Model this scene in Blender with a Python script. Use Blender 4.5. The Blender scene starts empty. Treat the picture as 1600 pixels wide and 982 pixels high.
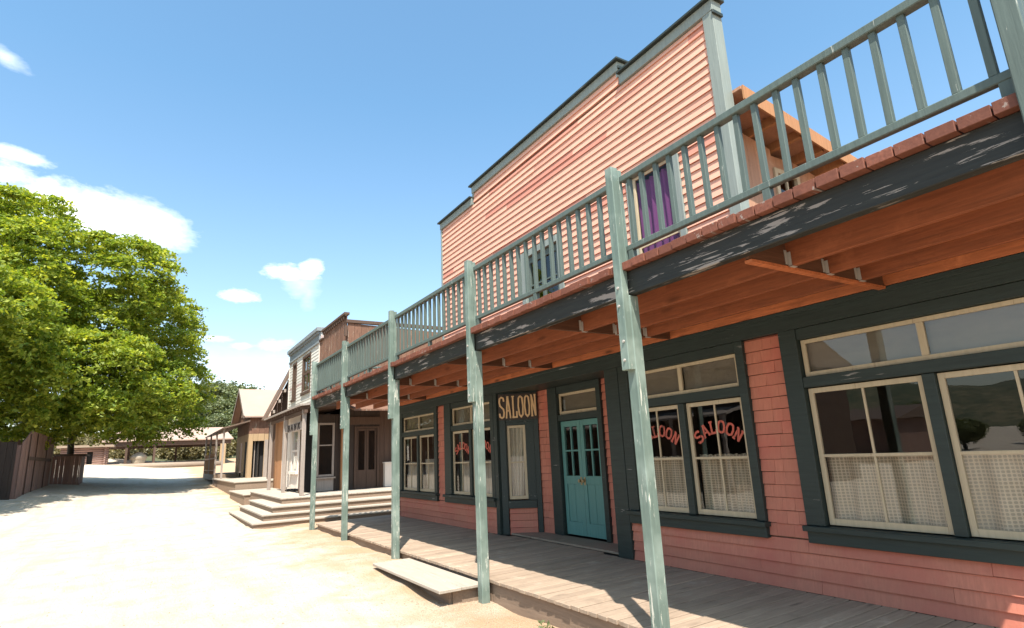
import bpy, bmesh, math, random
import numpy as np
from mathutils import Vector, Matrix
random.seed(7); rng = np.random.default_rng(7)
S = bpy.context.scene
COL = S.collection

# ------------------------------------------------------------------ camera
F_PX, W_PX, H_PX, EYE = 904.478, 1600, 982, 1.70
YAW, PITCH, ROLL = 0.558786, 0.233218, 0.0466906
cy, sy = math.cos(YAW), math.sin(YAW)
fwd = Vector((sy*math.cos(PITCH), cy*math.cos(PITCH), math.sin(PITCH)))
r0 = Vector((cy, -sy, 0)); d0 = fwd.cross(r0)
RT = math.cos(ROLL)*r0 + math.sin(ROLL)*d0
DN = -math.sin(ROLL)*r0 + math.cos(ROLL)*d0
CAMP = Vector((0, 0, EYE))
cam = bpy.data.cameras.new("camera"); cam.sensor_width = 36; cam.lens = F_PX/W_PX*36
cam.clip_start = .05; cam.clip_end = 3000
co = bpy.data.objects.new("camera", cam); COL.objects.link(co)
M = Matrix(((RT.x, -DN.x, -fwd.x, 0), (RT.y, -DN.y, -fwd.y, 0), (RT.z, -DN.z, -fwd.z, EYE), (0, 0, 0, 1)))
co.matrix_world = M; S.camera = co

def ray(px, py): return RT*((px-800)/F_PX) + DN*((py-491)/F_PX) + fwd
def at(px, py, Y):                                   # survey: the point of a sight line at street distance Y
    d = ray(px, py); return CAMP + d*(Y/d.y)

# ------------------------------------------------------------------ terrain height
def sm(t): t = min(1, max(0, t)); return t*t*(3-2*t)
def gz(x, y):
    d = max(0, y-20); z = .018*d + .0003*d*d if d < 75 else .018*75 + .0003*75*75 + .03*(d-75)
    z += .62*sm((2.5-x)/8)*sm((y-24)/10)
    z -= .13*sm((8.8-y)/2.6)*sm((x-1.0)/2)
    return z

# ------------------------------------------------------------------ mesh builder
class Frame:
    def __init__(s, o, u, n): s.o = Vector(o); s.u = Vector(u).normalized(); s.n = Vector(n).normalized()
    def p(s, u, v, w): return s.o + s.u*u + Vector((0, 0, v)) + s.n*w
class MB:
    def __init__(s): s.v = []; s.f = []
    def add(s, vs, fs):
        b = len(s.v); s.v += [tuple(v) for v in vs]; s.f += [tuple(b+i for i in f) for f in fs]; return s
    BF = ((0, 3, 2, 1), (4, 5, 6, 7), (0, 1, 5, 4), (1, 2, 6, 5), (2, 3, 7, 6), (3, 0, 4, 7))
    def hexa(s, p8): return s.add(p8, s.BF)
    def box(s, x0, x1, y0, y1, z0, z1):
        return s.hexa([(x0, y0, z0), (x1, y0, z0), (x1, y1, z0), (x0, y1, z0), (x0, y0, z1), (x1, y0, z1), (x1, y1, z1), (x0, y1, z1)])
    def fbox(s, F, u0, u1, v0, v1, w0, w1):
        return s.hexa([F.p(u0, v0, w0), F.p(u1, v0, w0), F.p(u1, v0, w1), F.p(u0, v0, w1), F.p(u0, v1, w0), F.p(u1, v1, w0), F.p(u1, v1, w1), F.p(u0, v1, w1)])
    def clap(s, F, u0, u1, v0, v1, lip, back=.02, tilt=0):
        return s.hexa([F.p(u0, v0, -back), F.p(u1, v0+tilt, -back), F.p(u1, v0+tilt, lip), F.p(u0, v0, lip),
                       F.p(u0, v1, -back), F.p(u1, v1+tilt, -back), F.p(u1, v1+tilt, .002), F.p(u0, v1, .002)])
    def quad(s, a, b, c, d): return s.add([a, b, c, d], [(0, 1, 2, 3)])
    def beam(s, a, b, w, h, up=(0, 0, 1)):
        a, b = Vector(a), Vector(b); d = (b-a).normalized(); sd = d.cross(Vector(up)).normalized(); u = sd.cross(d)
        sd *= w/2; u *= h/2
        return s.hexa([a-sd-u, a+sd-u, a+sd+u, a-sd+u, b-sd-u, b+sd-u, b+sd+u, b-sd+u])
    def tube(s, pts, rs, n=8):
        base = len(s.v); k = len(pts)
        for i, (p, r) in enumerate(zip(pts, rs)):
            p = Vector(p); q = Vector(pts[min(i+1, k-1)]) - Vector(pts[max(i-1, 0)]); q.normalize()
            a = q.cross(Vector((0, 1, 0)) if abs(q.y) < .8 else Vector((1, 0, 0))).normalized(); b = q.cross(a)
            for j in range(n):
                t = 2*math.pi*j/n; s.v.append(tuple(p + a*(r*math.cos(t)) + b*(r*math.sin(t))))
        for i in range(k-1):
            for j in range(n):
                s.f.append((base+i*n+j, base+i*n+(j+1) % n, base+(i+1)*n+(j+1) % n, base+(i+1)*n+j))
        s.f.append(tuple(base+j for j in range(n))[::-1]); s.f.append(tuple(base+(k-1)*n+j for j in range(n))); return s
    def strip(s, F, pts, w, w0, w1, closed=False):
        """a mitred ribbon of width w along 2D points (u,v) with depth w0..w1"""
        P = [Vector((a, b)) for a, b in pts]; n = len(P); L = []; R = []
        for i in range(n):
            pa = P[i-1] if (i > 0 or closed) else P[i]; pb = P[(i+1) % n] if (i < n-1 or closed) else P[i]
            d1 = (P[i]-pa); d2 = (pb-P[i])
            if d1.length < 1e-9: d1 = d2
            if d2.length < 1e-9: d2 = d1
            d1.normalize(); d2.normalize(); t = (d1+d2)
            t = t.normalized() if t.length > 1e-6 else d1
            nn = Vector((-t.y, t.x)); c = max(.5, nn.dot(Vector((-d1.y, d1.x))))
            L.append(P[i]+nn*(w/2/c)); R.append(P[i]-nn*(w/2/c))
        m = n if closed else n-1
        for i in range(m):
            j = (i+1) % n
            s.hexa([F.p(R[i].x, R[i].y, w0), F.p(R[j].x, R[j].y, w0), F.p(R[j].x, R[j].y, w1), F.p(R[i].x, R[i].y, w1),
                    F.p(L[i].x, L[i].y, w0), F.p(L[j].x, L[j].y, w0), F.p(L[j].x, L[j].y, w1), F.p(L[i].x, L[i].y, w1)])
        return s
    def mesh(s, name, bevel=0, smooth=False):
        me = bpy.data.meshes.new(name); me.from_pydata(s.v, [], s.f)
        bm = bmesh.new(); bm.from_mesh(me)
        bmesh.ops.recalc_face_normals(bm, faces=bm.faces)
        if bevel: bmesh.ops.bevel(bm, geom=list(bm.edges), offset=bevel, segments=1, affect='EDGES', clamp_overlap=True)
        if smooth:
            for f in bm.faces: f.smooth = True
        bm.to_mesh(me); bm.free(); return me

def link(name, me, mat, parent=None):
    o = bpy.data.objects.new(name, me); COL.objects.link(o)
    if mat is not None and len(me.materials) == 0: me.materials.append(mat)
    if parent is not None:
        o.parent = parent
        if parent.type == 'EMPTY': o.matrix_parent_inverse = Matrix.Translation(-parent.location)
    return o
def put(name, mb, mat, parent=None, bevel=0, smooth=False): return link(name, mb.mesh(name, bevel, smooth), mat, parent)
def tag(o, label=None, cat=None, group=None, kind=None):
    if label: o["label"] = label
    if cat: o["category"] = cat
    if group: o["group"] = group
    if kind: o["kind"] = kind
    return o
def thing(name, label, cat, loc, group=None):
    o = bpy.data.objects.new(name, None); COL.objects.link(o); o.location = loc; o.empty_display_size = .3
    return tag(o, label, cat, group)

# ------------------------------------------------------------------ materials
def new_mat(name):
    m = bpy.data.materials.new(name); m.use_nodes = True; nt = m.node_tree; nt.nodes.clear()
    return m, nt, nt.nodes, nt.links
def N(nt, t, **kw):
    n = nt.nodes.new(t)
    for k, v in kw.items(): setattr(n, k, v)
    return n
def mixc(nt, fac, a, b, blend='MIX'):
    m = N(nt, 'ShaderNodeMix', data_type='RGBA', blend_type=blend)
    for i, v in ((0, fac), (6, a), (7, b)):
        if hasattr(v, 'links') or hasattr(v, 'is_output'): nt.links.new(v, m.inputs[i])
        else: m.inputs[i].default_value = v if i == 0 else (*v, 1)
    return m.outputs[2]
def ramp(nt, src, a, b, ca=0., cb=1.):
    r = N(nt, 'ShaderNodeMapRange'); r.clamp = True
    nt.links.new(src, r.inputs[0]); r.inputs[1].default_value = a; r.inputs[2].default_value = b; r.inputs[3].default_value = ca; r.inputs[4].default_value = cb
    return r.outputs[0]
def noise(nt, vec, scale, detail=4, rough=.6, dist=0):
    n = N(nt, 'ShaderNodeTexNoise'); n.inputs['Scale'].default_value = scale; n.inputs['Detail'].default_value = detail
    n.inputs['Roughness'].default_value = rough; n.inputs['Distortion'].default_value = dist
    nt.links.new(vec, n.inputs['Vector']); return n.outputs[0]
def pos(nt, scale=(1, 1, 1)):
    g = N(nt, 'ShaderNodeNewGeometry'); m = N(nt, 'ShaderNodeMapping'); m.inputs['Scale'].default_value = scale
    nt.links.new(g.outputs['Position'], m.inputs['Vector']); return m.outputs[0]

def wood(name, base, var=.35, chip=None, chip_amt=.0, axis=2, rough=.65, bump=.25, tint=None, chip_scale=1., course=0, z0=0., per=0.0, grime=.25, knots=0.):
    """weathered or painted timber: grain along axis, flaking paint showing chip colour, per-board tint"""
    m, nt, nd, lk = new_mat(name)
    sc = [38, 38, 38]; sc[axis] = 2.2
    grain = noise(nt, pos(nt, sc), 1., 5, .65)
    base = Vector(base)
    c = mixc(nt, ramp(nt, grain, .25, .75), tuple(base*(1-var)), tuple(base*(1+var*.7)))
    big = noise(nt, pos(nt), .9, 4, .6)
    c = mixc(nt, ramp(nt, big, .3, .7, 0, grime), c, tuple(base*.62 + Vector((.02, .016, .012))))
    if knots:
        ks = [9.]*3; ks[axis] = 2.2
        vo = N(nt, 'ShaderNodeTexVoronoi'); vo.inputs['Scale'].default_value = .55; lk.new(pos(nt, ks), vo.inputs['Vector'])
        c = mixc(nt, ramp(nt, vo.outputs['Distance'], .06, .17, knots, 0), c, tuple(base*.22))
        sp2 = noise(nt, pos(nt, (3, 3, 3)), .8, 5, .7); c = mixc(nt, ramp(nt, sp2, .55, .66, 0, .45), c, tuple(base*.45))
        c = mixc(nt, ramp(nt, sp2, .30, .42, .5, 0), c, tuple(Vector((base.x*1.45, base.y*1.6, base.z*1.7))))
    if tint is not None:
        c = mixc(nt, ramp(nt, noise(nt, pos(nt, (1.3, 1.3, 1.3)), 1.7, 3), .45, .7), c, tint)
    if course:
        g = N(nt, 'ShaderNodeNewGeometry'); sp = N(nt, 'ShaderNodeSeparateXYZ'); lk.new(g.outputs['Position'], sp.inputs[0])
        def ma(op, a, b):
            q = N(nt, 'ShaderNodeMath', operation=op)
            for i, v in enumerate((a, b)):
                if isinstance(v, (int, float)): q.inputs[i].default_value = v
                else: lk.new(v, q.inputs[i])
            return q.outputs[0]
        row = ma('FLOOR', ma('DIVIDE', ma('SUBTRACT', sp.outputs[2], z0), course), 0)
        wn = N(nt, 'ShaderNodeTexWhiteNoise', noise_dimensions='1D'); lk.new(row, wn.inputs['W'])
        al = ma('FLOOR', ma('ADD', ma('DIVIDE', sp.outputs[1], 3.1), ma('MULTIPLY', wn.outputs[0], 7.)), 0)
        cb = N(nt, 'ShaderNodeCombineXYZ'); lk.new(row, cb.inputs[0]); lk.new(al, cb.inputs[1])
        w2 = N(nt, 'ShaderNodeTexWhiteNoise', noise_dimensions='2D'); lk.new(cb.outputs[0], w2.inputs['Vector'])
        c = mixc(nt, ramp(nt, w2.outputs[0], .0, 1., 0, per), c, tuple(base*.55))
        c = mixc(nt, ramp(nt, w2.outputs[0], .955, .97, 0, .55), c, tuple(Vector((base.x*.55, base.y*.3, base.z*.3))))
    if per and not course:
        g = N(nt, 'ShaderNodeNewGeometry')
        c = mixc(nt, ramp(nt, g.outputs['Random Per Island'], 0, 1, 0, per), c, tuple(base*.5))
    if chip is not None:
        s2 = [15*chip_scale]*3; s2[axis] = 1.1*chip_scale
        f = noise(nt, pos(nt, s2), 1., 6, .7, .4)
        f2 = noise(nt, pos(nt), 1.6, 3)
        f3 = N(nt, 'ShaderNodeMath', operation='ADD'); lk.new(f, f3.inputs[0]); lk.new(ramp(nt, f2, .3, .7, -.08, .08), f3.inputs[1])
        c = mixc(nt, ramp(nt, f3.outputs[0], 1-chip_amt-.012, 1-chip_amt+.012), c, chip)
    b = N(nt, 'ShaderNodeBsdfPrincipled'); lk.new(c, b.inputs['Base Color']); b.inputs['Roughness'].default_value = rough
    b.inputs['Specular IOR Level'].default_value = .3
    bp = N(nt, 'ShaderNodeBump'); bp.inputs['Strength'].default_value = bump; bp.inputs['Distance'].default_value = .01
    lk.new(grain, bp.inputs['Height']); lk.new(bp.outputs[0], b.inputs['Normal'])
    o = N(nt, 'ShaderNodeOutputMaterial'); lk.new(b.outputs[0], o.inputs[0]); return m

MT = {}
MT['pink_siding'] = wood('salmon_siding', (.70, .365, .26), .10, axis=1, course=.12, z0=3.36, per=.10, grime=.12)
MT['pink_shingle'] = wood('salmon_shingle', (.56, .205, .135), .18, axis=2, per=.28, grime=.45, tint=(.50, .15, .105))
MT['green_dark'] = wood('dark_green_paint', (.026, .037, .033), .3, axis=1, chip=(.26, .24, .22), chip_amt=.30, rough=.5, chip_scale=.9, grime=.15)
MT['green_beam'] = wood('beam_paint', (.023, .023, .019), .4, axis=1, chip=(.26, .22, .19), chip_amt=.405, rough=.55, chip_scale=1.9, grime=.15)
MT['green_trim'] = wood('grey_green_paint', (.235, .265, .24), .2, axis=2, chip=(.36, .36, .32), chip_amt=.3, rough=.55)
MT['green_rail'] = wood('rail_paint', (.094, .122, .108), .25, axis=2, chip=(.34, .34, .30), chip_amt=.31, chip_scale=2.2, rough=.5)
MT['green_post'] = wood('post_paint', (.135, .18, .152), .25, axis=2, chip=(.58, .56, .48), chip_amt=.36, rough=.5, tint=(.24, .29, .25), chip_scale=3.2)
MT['door'] = wood('teal_door_paint', (.105, .25, .225), .14, axis=2, rough=.45, grime=.25)
MT['cream'] = wood('cream_sash_paint', (.50, .40, .265), .15, axis=2, chip=(.33, .24, .16), chip_amt=.32, rough=.5)
MT['cedar'] = wood('cedar_joist', (.34, .098, .038), .6, axis=1, rough=.6, grime=.5, per=.5, knots=.9, chip=(.16, .035, .015), chip_amt=.30, chip_scale=.5)
MT['cedar_lit'] = wood('cedar_ledger', (.50, .15, .055), .5, axis=1, grime=.4, knots=.9, chip=(.20, .05, .02), chip_amt=.33)  # lit copy of cedar: bounce from the sunlit deck put into the colour
MT['cedar_shaded'] = wood('shaded_cedar', (.12, .05, .026), .5, axis=0, grime=.4)  # shaded copy of cedar: blocking's shade put into the colour
MT['cedar_board'] = wood('cedar_board', (.205, .07, .042), .4, axis=0, per=.6, knots=.5, chip=(.26, .20, .17), chip_amt=.36)  # base darkened to carry the shade between the joists
MT['deck'] = wood('grey_deck_board', (.40, .295, .215), .32, axis=0, per=.55, knots=.6, rough=.75, grime=.35)
MT['deck_edge'] = wood('brown_deck_fascia', (.27, .19, .135), .3, axis=1, per=.2, rough=.75)
MT['step'] = wood('grey_step_board', (.45, .38, .31), .3, axis=0, per=.3, rough=.75)
MT['step_y'] = wood('grey_step_tread', (.45, .38, .31), .3, axis=1, per=.3, rough=.75)
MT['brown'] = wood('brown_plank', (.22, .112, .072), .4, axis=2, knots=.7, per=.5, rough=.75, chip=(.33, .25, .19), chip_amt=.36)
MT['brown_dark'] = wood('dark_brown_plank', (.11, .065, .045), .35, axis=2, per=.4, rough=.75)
MT['plank_shaded'] = wood('shaded_plank', (.055, .038, .030), .35, axis=2, per=.4, rough=.8)  # tree and porch shade put into the plank colour
MT['orange_wood'] = wood('orange_plank', (.42, .2, .09), .25, axis=2, per=.3, rough=.7)
MT['pink_plank'] = wood('bare_pinkish_plank', (.48, .26, .165), .25, axis=2, per=.35, knots=.7)
MT['white_siding'] = wood('white_siding', (.66, .62, .56), .12, axis=1, course=.15, z0=0, per=.15, grime=.3)
MT['white'] = wood('white_board', (.72, .63, .55), .1, axis=2, grime=.2)
MT['grey_blue'] = wood('grey_cornice_paint', (.23, .25, .26), .2, axis=1, grime=.25)
MT['grey_wood'] = wood('grey_weathered_post', (.33, .27, .23), .3, axis=2)
MT['red_barn'] = wood('faded_red_plank', (.28, .165, .13), .3, axis=2, per=.45, rough=.75, chip=(.28, .22, .20), chip_amt=.33)
MT['tan'] = wood('tan_board', (.43, .29, .165), .2, axis=2, per=.2)
MT['pink_roof'] = wood('faded_pink_roofing', (.40, .275, .215), .12, axis=0, grime=.3, rough=.7)
MT['roof_brown'] = wood('brown_shingle_roof', (.17, .11, .08), .3, axis=1, per=.4)
MT['log'] = wood('grey_log', (.30, .22, .16), .35, axis=0, rough=.8)
MT['bark'] = wood('bark', (.10, .075, .055), .45, axis=2, rough=.9, bump=.6)
MT['red_letter'] = wood('red_lettering', (.55, .12, .08), .2, axis=2, grime=.4, chip=(.10, .04, .03), chip_amt=.40, chip_scale=5)
MT['sign_letter'] = wood('orange_sign_letter', (.70, .46, .25), .2, axis=2, grime=.25)
MT['sign_board'] = wood('dark_sign_board', (.05, .035, .03), .3, axis=1)
MT['iron'] = wood('galvanised_bracket', (.42, .38, .34), .15, axis=2, rough=.4)
MT['brass'] = wood('worn_brass', (.35, .25, .12), .2, axis=2, rough=.35)

def simple(name, col, rough=.8):
    m, nt, nd, lk = new_mat(name); b = N(nt, 'ShaderNodeBsdfPrincipled')
    f = noise(nt, pos(nt), 6., 4)
    lk.new(mixc(nt, f, tuple(Vector(col)*.75), tuple(Vector(col)*1.2)), b.inputs['Base Color']); b.inputs['Roughness'].default_value = rough
    o = N(nt, 'ShaderNodeOutputMaterial'); lk.new(b.outputs[0], o.inputs[0]); return m
MT['dark_room'] = simple('dark_interior', (.035, .028, .022))
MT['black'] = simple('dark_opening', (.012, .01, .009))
MT['rock'] = simple('pale_rock', (.40, .33, .25))
MT['pebble'] = simple('brown_pebble', (.30, .21, .14))

def glass(name, tint=.9, f0=.085):
    m, nt, nd, lk = new_mat(name)
    ge = N(nt, 'ShaderNodeNewGeometry'); dp = N(nt, 'ShaderNodeVectorMath', operation='DOT_PRODUCT'); lk.new(ge.outputs['Normal'], dp.inputs[0]); lk.new(ge.outputs['Incoming'], dp.inputs[1])
    ab = N(nt, 'ShaderNodeMath', operation='ABSOLUTE'); lk.new(dp.outputs['Value'], ab.inputs[0])
    om = N(nt, 'ShaderNodeMath', operation='SUBTRACT'); om.inputs[0].default_value = 1; lk.new(ab.outputs[0], om.inputs[1])
    pw = N(nt, 'ShaderNodeMath', operation='POWER'); lk.new(om.outputs[0], pw.inputs[0]); pw.inputs[1].default_value = 5     # Schlick, the same from both sides
    t = N(nt, 'ShaderNodeBsdfTransparent'); t.inputs[0].default_value = (tint, tint, tint*.98, 1)
    g = N(nt, 'ShaderNodeBsdfGlossy'); g.inputs['Roughness'].default_value = .0
    bp = N(nt, 'ShaderNodeBump'); bp.inputs['Strength'].default_value = .02; bp.inputs['Distance'].default_value = .02
    lk.new(noise(nt, pos(nt), 2.5, 2), bp.inputs['Height']); lk.new(bp.outputs[0], g.inputs['Normal'])
    mx = N(nt, 'ShaderNodeMixShader'); lk.new(ramp(nt, pw.outputs[0], 0, 1, f0, 1), mx.inputs[0]); lk.new(t.outputs[0], mx.inputs[1]); lk.new(g.outputs[0], mx.inputs[2])
    o = N(nt, 'ShaderNodeOutputMaterial'); lk.new(mx.outputs[0], o.inputs[0]); return m
MT['glass'] = glass('window_glass')
MT['glass_dull'] = glass('old_dull_glass', .88, .03)
def dusty(name, col, a):
    m, nt, nd, lk = new_mat(name)
    b = N(nt, 'ShaderNodeBsdfPrincipled'); b.inputs['Roughness'].default_value = .35
    lk.new(mixc(nt, noise(nt, pos(nt, (2, 2, 5)), 2., 5), tuple(Vector(col)*.7), tuple(Vector(col)*1.25)), b.inputs['Base Color'])
    t = N(nt, 'ShaderNodeBsdfTransparent'); mx = N(nt, 'ShaderNodeMixShader'); mx.inputs[0].default_value = a
    lk.new(t.outputs[0], mx.inputs[1]); lk.new(b.outputs[0], mx.inputs[2])
    o = N(nt, 'ShaderNodeOutputMaterial'); lk.new(mx.outputs[0], o.inputs[0]); return m
MT['dusty'] = dusty('dusty_pane', (.20, .165, .12), .85)

def lace(name, col, holes=.45, scale=34):
    m, nt, nd, lk = new_mat(name)
    d = N(nt, 'ShaderNodeBsdfDiffuse'); d.inputs[0].default_value = (*col, 1)
    tl = N(nt, 'ShaderNodeBsdfTranslucent'); tl.inputs[0].default_value = (*col, 1)
    a = N(nt, 'ShaderNodeAddShader'); mx0 = N(nt, 'ShaderNodeMixShader'); mx0.inputs[0].default_value = .35
    lk.new(d.outputs[0], mx0.inputs[1]); lk.new(tl.outputs[0], mx0.inputs[2])
    g = N(nt, 'ShaderNodeNewGeometry'); sp = N(nt, 'ShaderNodeSeparateXYZ'); lk.new(g.outputs['Position'], sp.inputs[0])
    def sn(k, o):
        q = N(nt, 'ShaderNodeMath', operation='MULTIPLY'); lk.new(sp.outputs[o], q.inputs[0]); q.inputs[1].default_value = k
        r = N(nt, 'ShaderNodeMath', operation='SINE'); lk.new(q.outputs[0], r.inputs[0]); return r.outputs[0]
    pr = N(nt, 'ShaderNodeMath', operation='MULTIPLY'); lk.new(sn(scale*2.1, 1), pr.inputs[0]); lk.new(sn(scale*2.1, 2), pr.inputs[1])
    v = N(nt, 'ShaderNodeMath', operation='ABSOLUTE'); lk.new(pr.outputs[0], v.inputs[0])
    t = N(nt, 'ShaderNodeBsdfTransparent'); mx = N(nt, 'ShaderNodeMixShader')
    lk.new(ramp(nt, v.outputs[0], .25, .5, 0, holes), mx.inputs[0])
    lk.new(mx0.outputs[0], mx.inputs[1]); lk.new(t.outputs[0], mx.inputs[2])
    o = N(nt, 'ShaderNodeOutputMaterial'); lk.new(mx.outputs[0], o.inputs[0]); return m
MT['lace'] = lace('cream_lace', (.78, .64, .47), .42, 50)
MT['sheer'] = lace('cream_cotton', (.70, .60, .48), .25, 60)
MT['purple'] = lace('purple_cloth', (.26, .09, .25), .0)

def leafmat(name, lo, hi, tr=.45):
    m, nt, nd, lk = new_mat(name)
    g = N(nt, 'ShaderNodeNewGeometry')
    c = mixc(nt, g.outputs['Random Per Island'], lo, hi)
    c = mixc(nt, ramp(nt, noise(nt, pos(nt), .7, 2), .35, .65, 0, .6), c, lo)
    d = N(nt, 'ShaderNodeBsdfPrincipled'); d.inputs['Roughness'].default_value = .5; d.inputs['Specular IOR Level'].default_value = .35; lk.new(c, d.inputs['Base Color'])
    t = N(nt, 'ShaderNodeBsdfTranslucent'); lk.new(mixc(nt, 1., c, (1.25, 1.15, .45), 'MULTIPLY'), t.inputs[0])
    mx = N(nt, 'ShaderNodeMixShader'); mx.inputs[0].default_value = tr; lk.new(d.outputs[0], mx.inputs[1]); lk.new(t.outputs[0], mx.inputs[2])
    o = N(nt, 'ShaderNodeOutputMaterial'); lk.new(mx.outputs[0], o.inputs[0]); return m
MT['leaf'] = leafmat('bright_leaf', (.12, .205, .026), (.52, .54, .085), .5)
MT['leaf_dark'] = leafmat('oak_leaf', (.10, .125, .055), (.21, .225, .105), .3)
MT['leaf_dry'] = leafmat('brush_leaf', (.14, .13, .06), (.34, .27, .14), .3)

def ground_mat():
    m, nt, nd, lk = new_mat('pale_sandy_dirt')
    p = pos(nt)
    a = noise(nt, p, .22, 5, .6); b_ = noise(nt, p, 1.6, 6, .65); c_ = noise(nt, p, 30, 5, .7); rut = noise(nt, pos(nt, (2.6, .22, 1)), 1., 4, .6, .5)
    c = mixc(nt, ramp(nt, a, .35, .7), (.565, .485, .405), (.50, .415, .33))
    c = mixc(nt, ramp(nt, b_, .48, .72, 0, .7), c, (.44, .335, .225))
    c = mixc(nt, ramp(nt, rut, .5, .72, 0, .45), c, (.40, .31, .21))
    c = mixc(nt, ramp(nt, c_, .45, .8, 0, .55), c, (.33, .24, .16))
    # trodden, redder dirt along the boardwalks
    g = N(nt, 'ShaderNodeNewGeometry'); sp = N(nt, 'ShaderNodeSeparateXYZ'); lk.new(g.outputs['Position'], sp.inputs[0])
    ed = N(nt, 'ShaderNodeMath', operation='ADD'); lk.new(sp.outputs[0], ed.inputs[0]); lk.new(ramp(nt, noise(nt, p, .8, 4), .3, .7, -1., 1.), ed.inputs[1])
    c = mixc(nt, ramp(nt, ed.outputs[0], 2.2, 3.7, 0, .8), c, (.40, .255, .145))
    bs = N(nt, 'ShaderNodeBsdfPrincipled'); lk.new(c, bs.inputs['Base Color']); bs.inputs['Roughness'].default_value = .95; bs.inputs['Specular IOR Level'].default_value = .1
    bp = N(nt, 'ShaderNodeBump'); bp.inputs['Strength'].default_value = .8; bp.inputs['Distance'].default_value = .05
    ad0 = N(nt, 'ShaderNodeMath', operation='ADD'); lk.new(b_, ad0.inputs[0]); lk.new(rut, ad0.inputs[1])
    ad = N(nt, 'ShaderNodeMath', operation='ADD'); lk.new(ad0.outputs[0], ad.inputs[0]); lk.new(c_, ad.inputs[1]); lk.new(ad.outputs[0], bp.inputs['Height']); lk.new(bp.outputs[0], bs.inputs['Normal'])
    o = N(nt, 'ShaderNodeOutputMaterial'); lk.new(bs.outputs[0], o.inputs[0]); return m
MT['ground'] = ground_mat()
def hill_mat():
    m, nt, nd, lk = new_mat('dry_chaparral'); p = pos(nt)
    c = mixc(nt, ramp(nt, noise(nt, p, .05, 8, .65), .4, .6), (.055, .065, .03), (.16, .13, .07))
    c = mixc(nt, ramp(nt, noise(nt, p, .35, 4, .6), .4, .6, 0, .7), c, (.035, .05, .02))
    b = N(nt, 'ShaderNodeBsdfPrincipled'); lk.new(c, b.inputs['Base Color']); b.inputs['Roughness'].default_value = .95
    o = N(nt, 'ShaderNodeOutputMaterial'); lk.new(b.outputs[0], o.inputs[0]); return m
MT['hill'] = hill_mat()

# ------------------------------------------------------------------ light and sky
SUN = Vector((.50, .90, -1.90)).normalized()
sl = bpy.data.lights.new("sun", 'SUN'); sl.energy = 4.9; sl.angle = math.radians(.53); sl.color = (1, .95, .86)
so = bpy.data.objects.new("sun", sl); COL.objects.link(so); so.location = (-10, -17, 40)
so.rotation_euler = SUN.to_track_quat('-Z', 'Y').to_euler()
world = bpy.data.worlds.new("World"); S.world = world; world.use_nodes = True
nt = world.node_tree; nt.nodes.clear(); lk = nt.links
sky = N(nt, 'ShaderNodeTexSky', sky_type='NISHITA'); sky.sun_disc = False
sky.sun_elevation = math.asin(-SUN.z); sky.sun_rotation = math.atan2(-SUN.x, -SUN.y)
sky.altitude = 200; sky.air_density = 1.0; sky.dust_density = 2.0; sky.ozone_density = 1.0
tc = N(nt, 'ShaderNodeTexCoord'); D = tc.outputs['Generated']
mp = N(nt, 'ShaderNodeMapping'); mp.inputs['Scale'].default_value = (1, 1, 2.2); lk.new(D, mp.inputs[0])
wob = N(nt, 'ShaderNodeTexNoise'); wob.inputs['Scale'].default_value = 11; wob.inputs['Distortion'].default_value = .6; wob.inputs['Detail'].default_value = 9; wob.inputs['Roughness'].default_value = .62; lk.new(mp.outputs[0], wob.inputs[0])
fine = N(nt, 'ShaderNodeTexNoise'); fine.inputs['Scale'].default_value = 40; fine.inputs['Detail'].default_value = 8; fine.inputs['Roughness'].default_value = .65; lk.new(mp.outputs[0], fine.inputs[0])
def vmath(op, a, b=None):
    n = N(nt, 'ShaderNodeVectorMath', operation=op); lk.new(a, n.inputs[0])
    if b is not None:
        if isinstance(b, Vector): n.inputs[1].default_value = b
        else: lk.new(b, n.inputs[1])
    return n
def fmath(op, a, b=0., c=None):
    n = N(nt, 'ShaderNodeMath', operation=op)
    for i, v in enumerate((a, b) if c is None else (a, b, c)):
        if isinstance(v, (int, float)): n.inputs[i].default_value = v
        else: lk.new(v, n.inputs[i])
    return n.outputs[0]
def cloud(px, py, hw, hh, ang, dens, soft, nz):
    c = ray(px, py).normalized(); e = (ray(px+10*math.cos(ang), py+10*math.sin(ang)).normalized()-c); e = (e-c*e.dot(c)).normalized(); u = c.cross(e)
    k = F_PX
    a = vmath('DOT_PRODUCT', D, e).outputs['Value']; b = vmath('DOT_PRODUCT', D, u).outputs['Value']; f = vmath('DOT_PRODUCT', D, c).outputs['Value']
    a = fmath('DIVIDE', a, f); b = fmath('DIVIDE', b, f)
    r = fmath('ADD', fmath('POWER', fmath('MULTIPLY', a, k/hw), 2.), fmath('POWER', fmath('MULTIPLY', b, k/hh), 2.))
    r = fmath('SQRT', r)
    v = fmath('SUBTRACT', 1., r)
    v = fmath('ADD', v, fmath('MULTIPLY', fmath('SUBTRACT', wob.outputs[0], .5), nz))
    v = fmath('ADD', v, fmath('MULTIPLY', fmath('SUBTRACT', fine.outputs[0], .5), nz*.9))
    v = fmath('MULTIPLY', v, fmath('GREATER_THAN', f, 0.2))
    v = ramp(nt, v, 0, soft, 0, dens); return v
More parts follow.
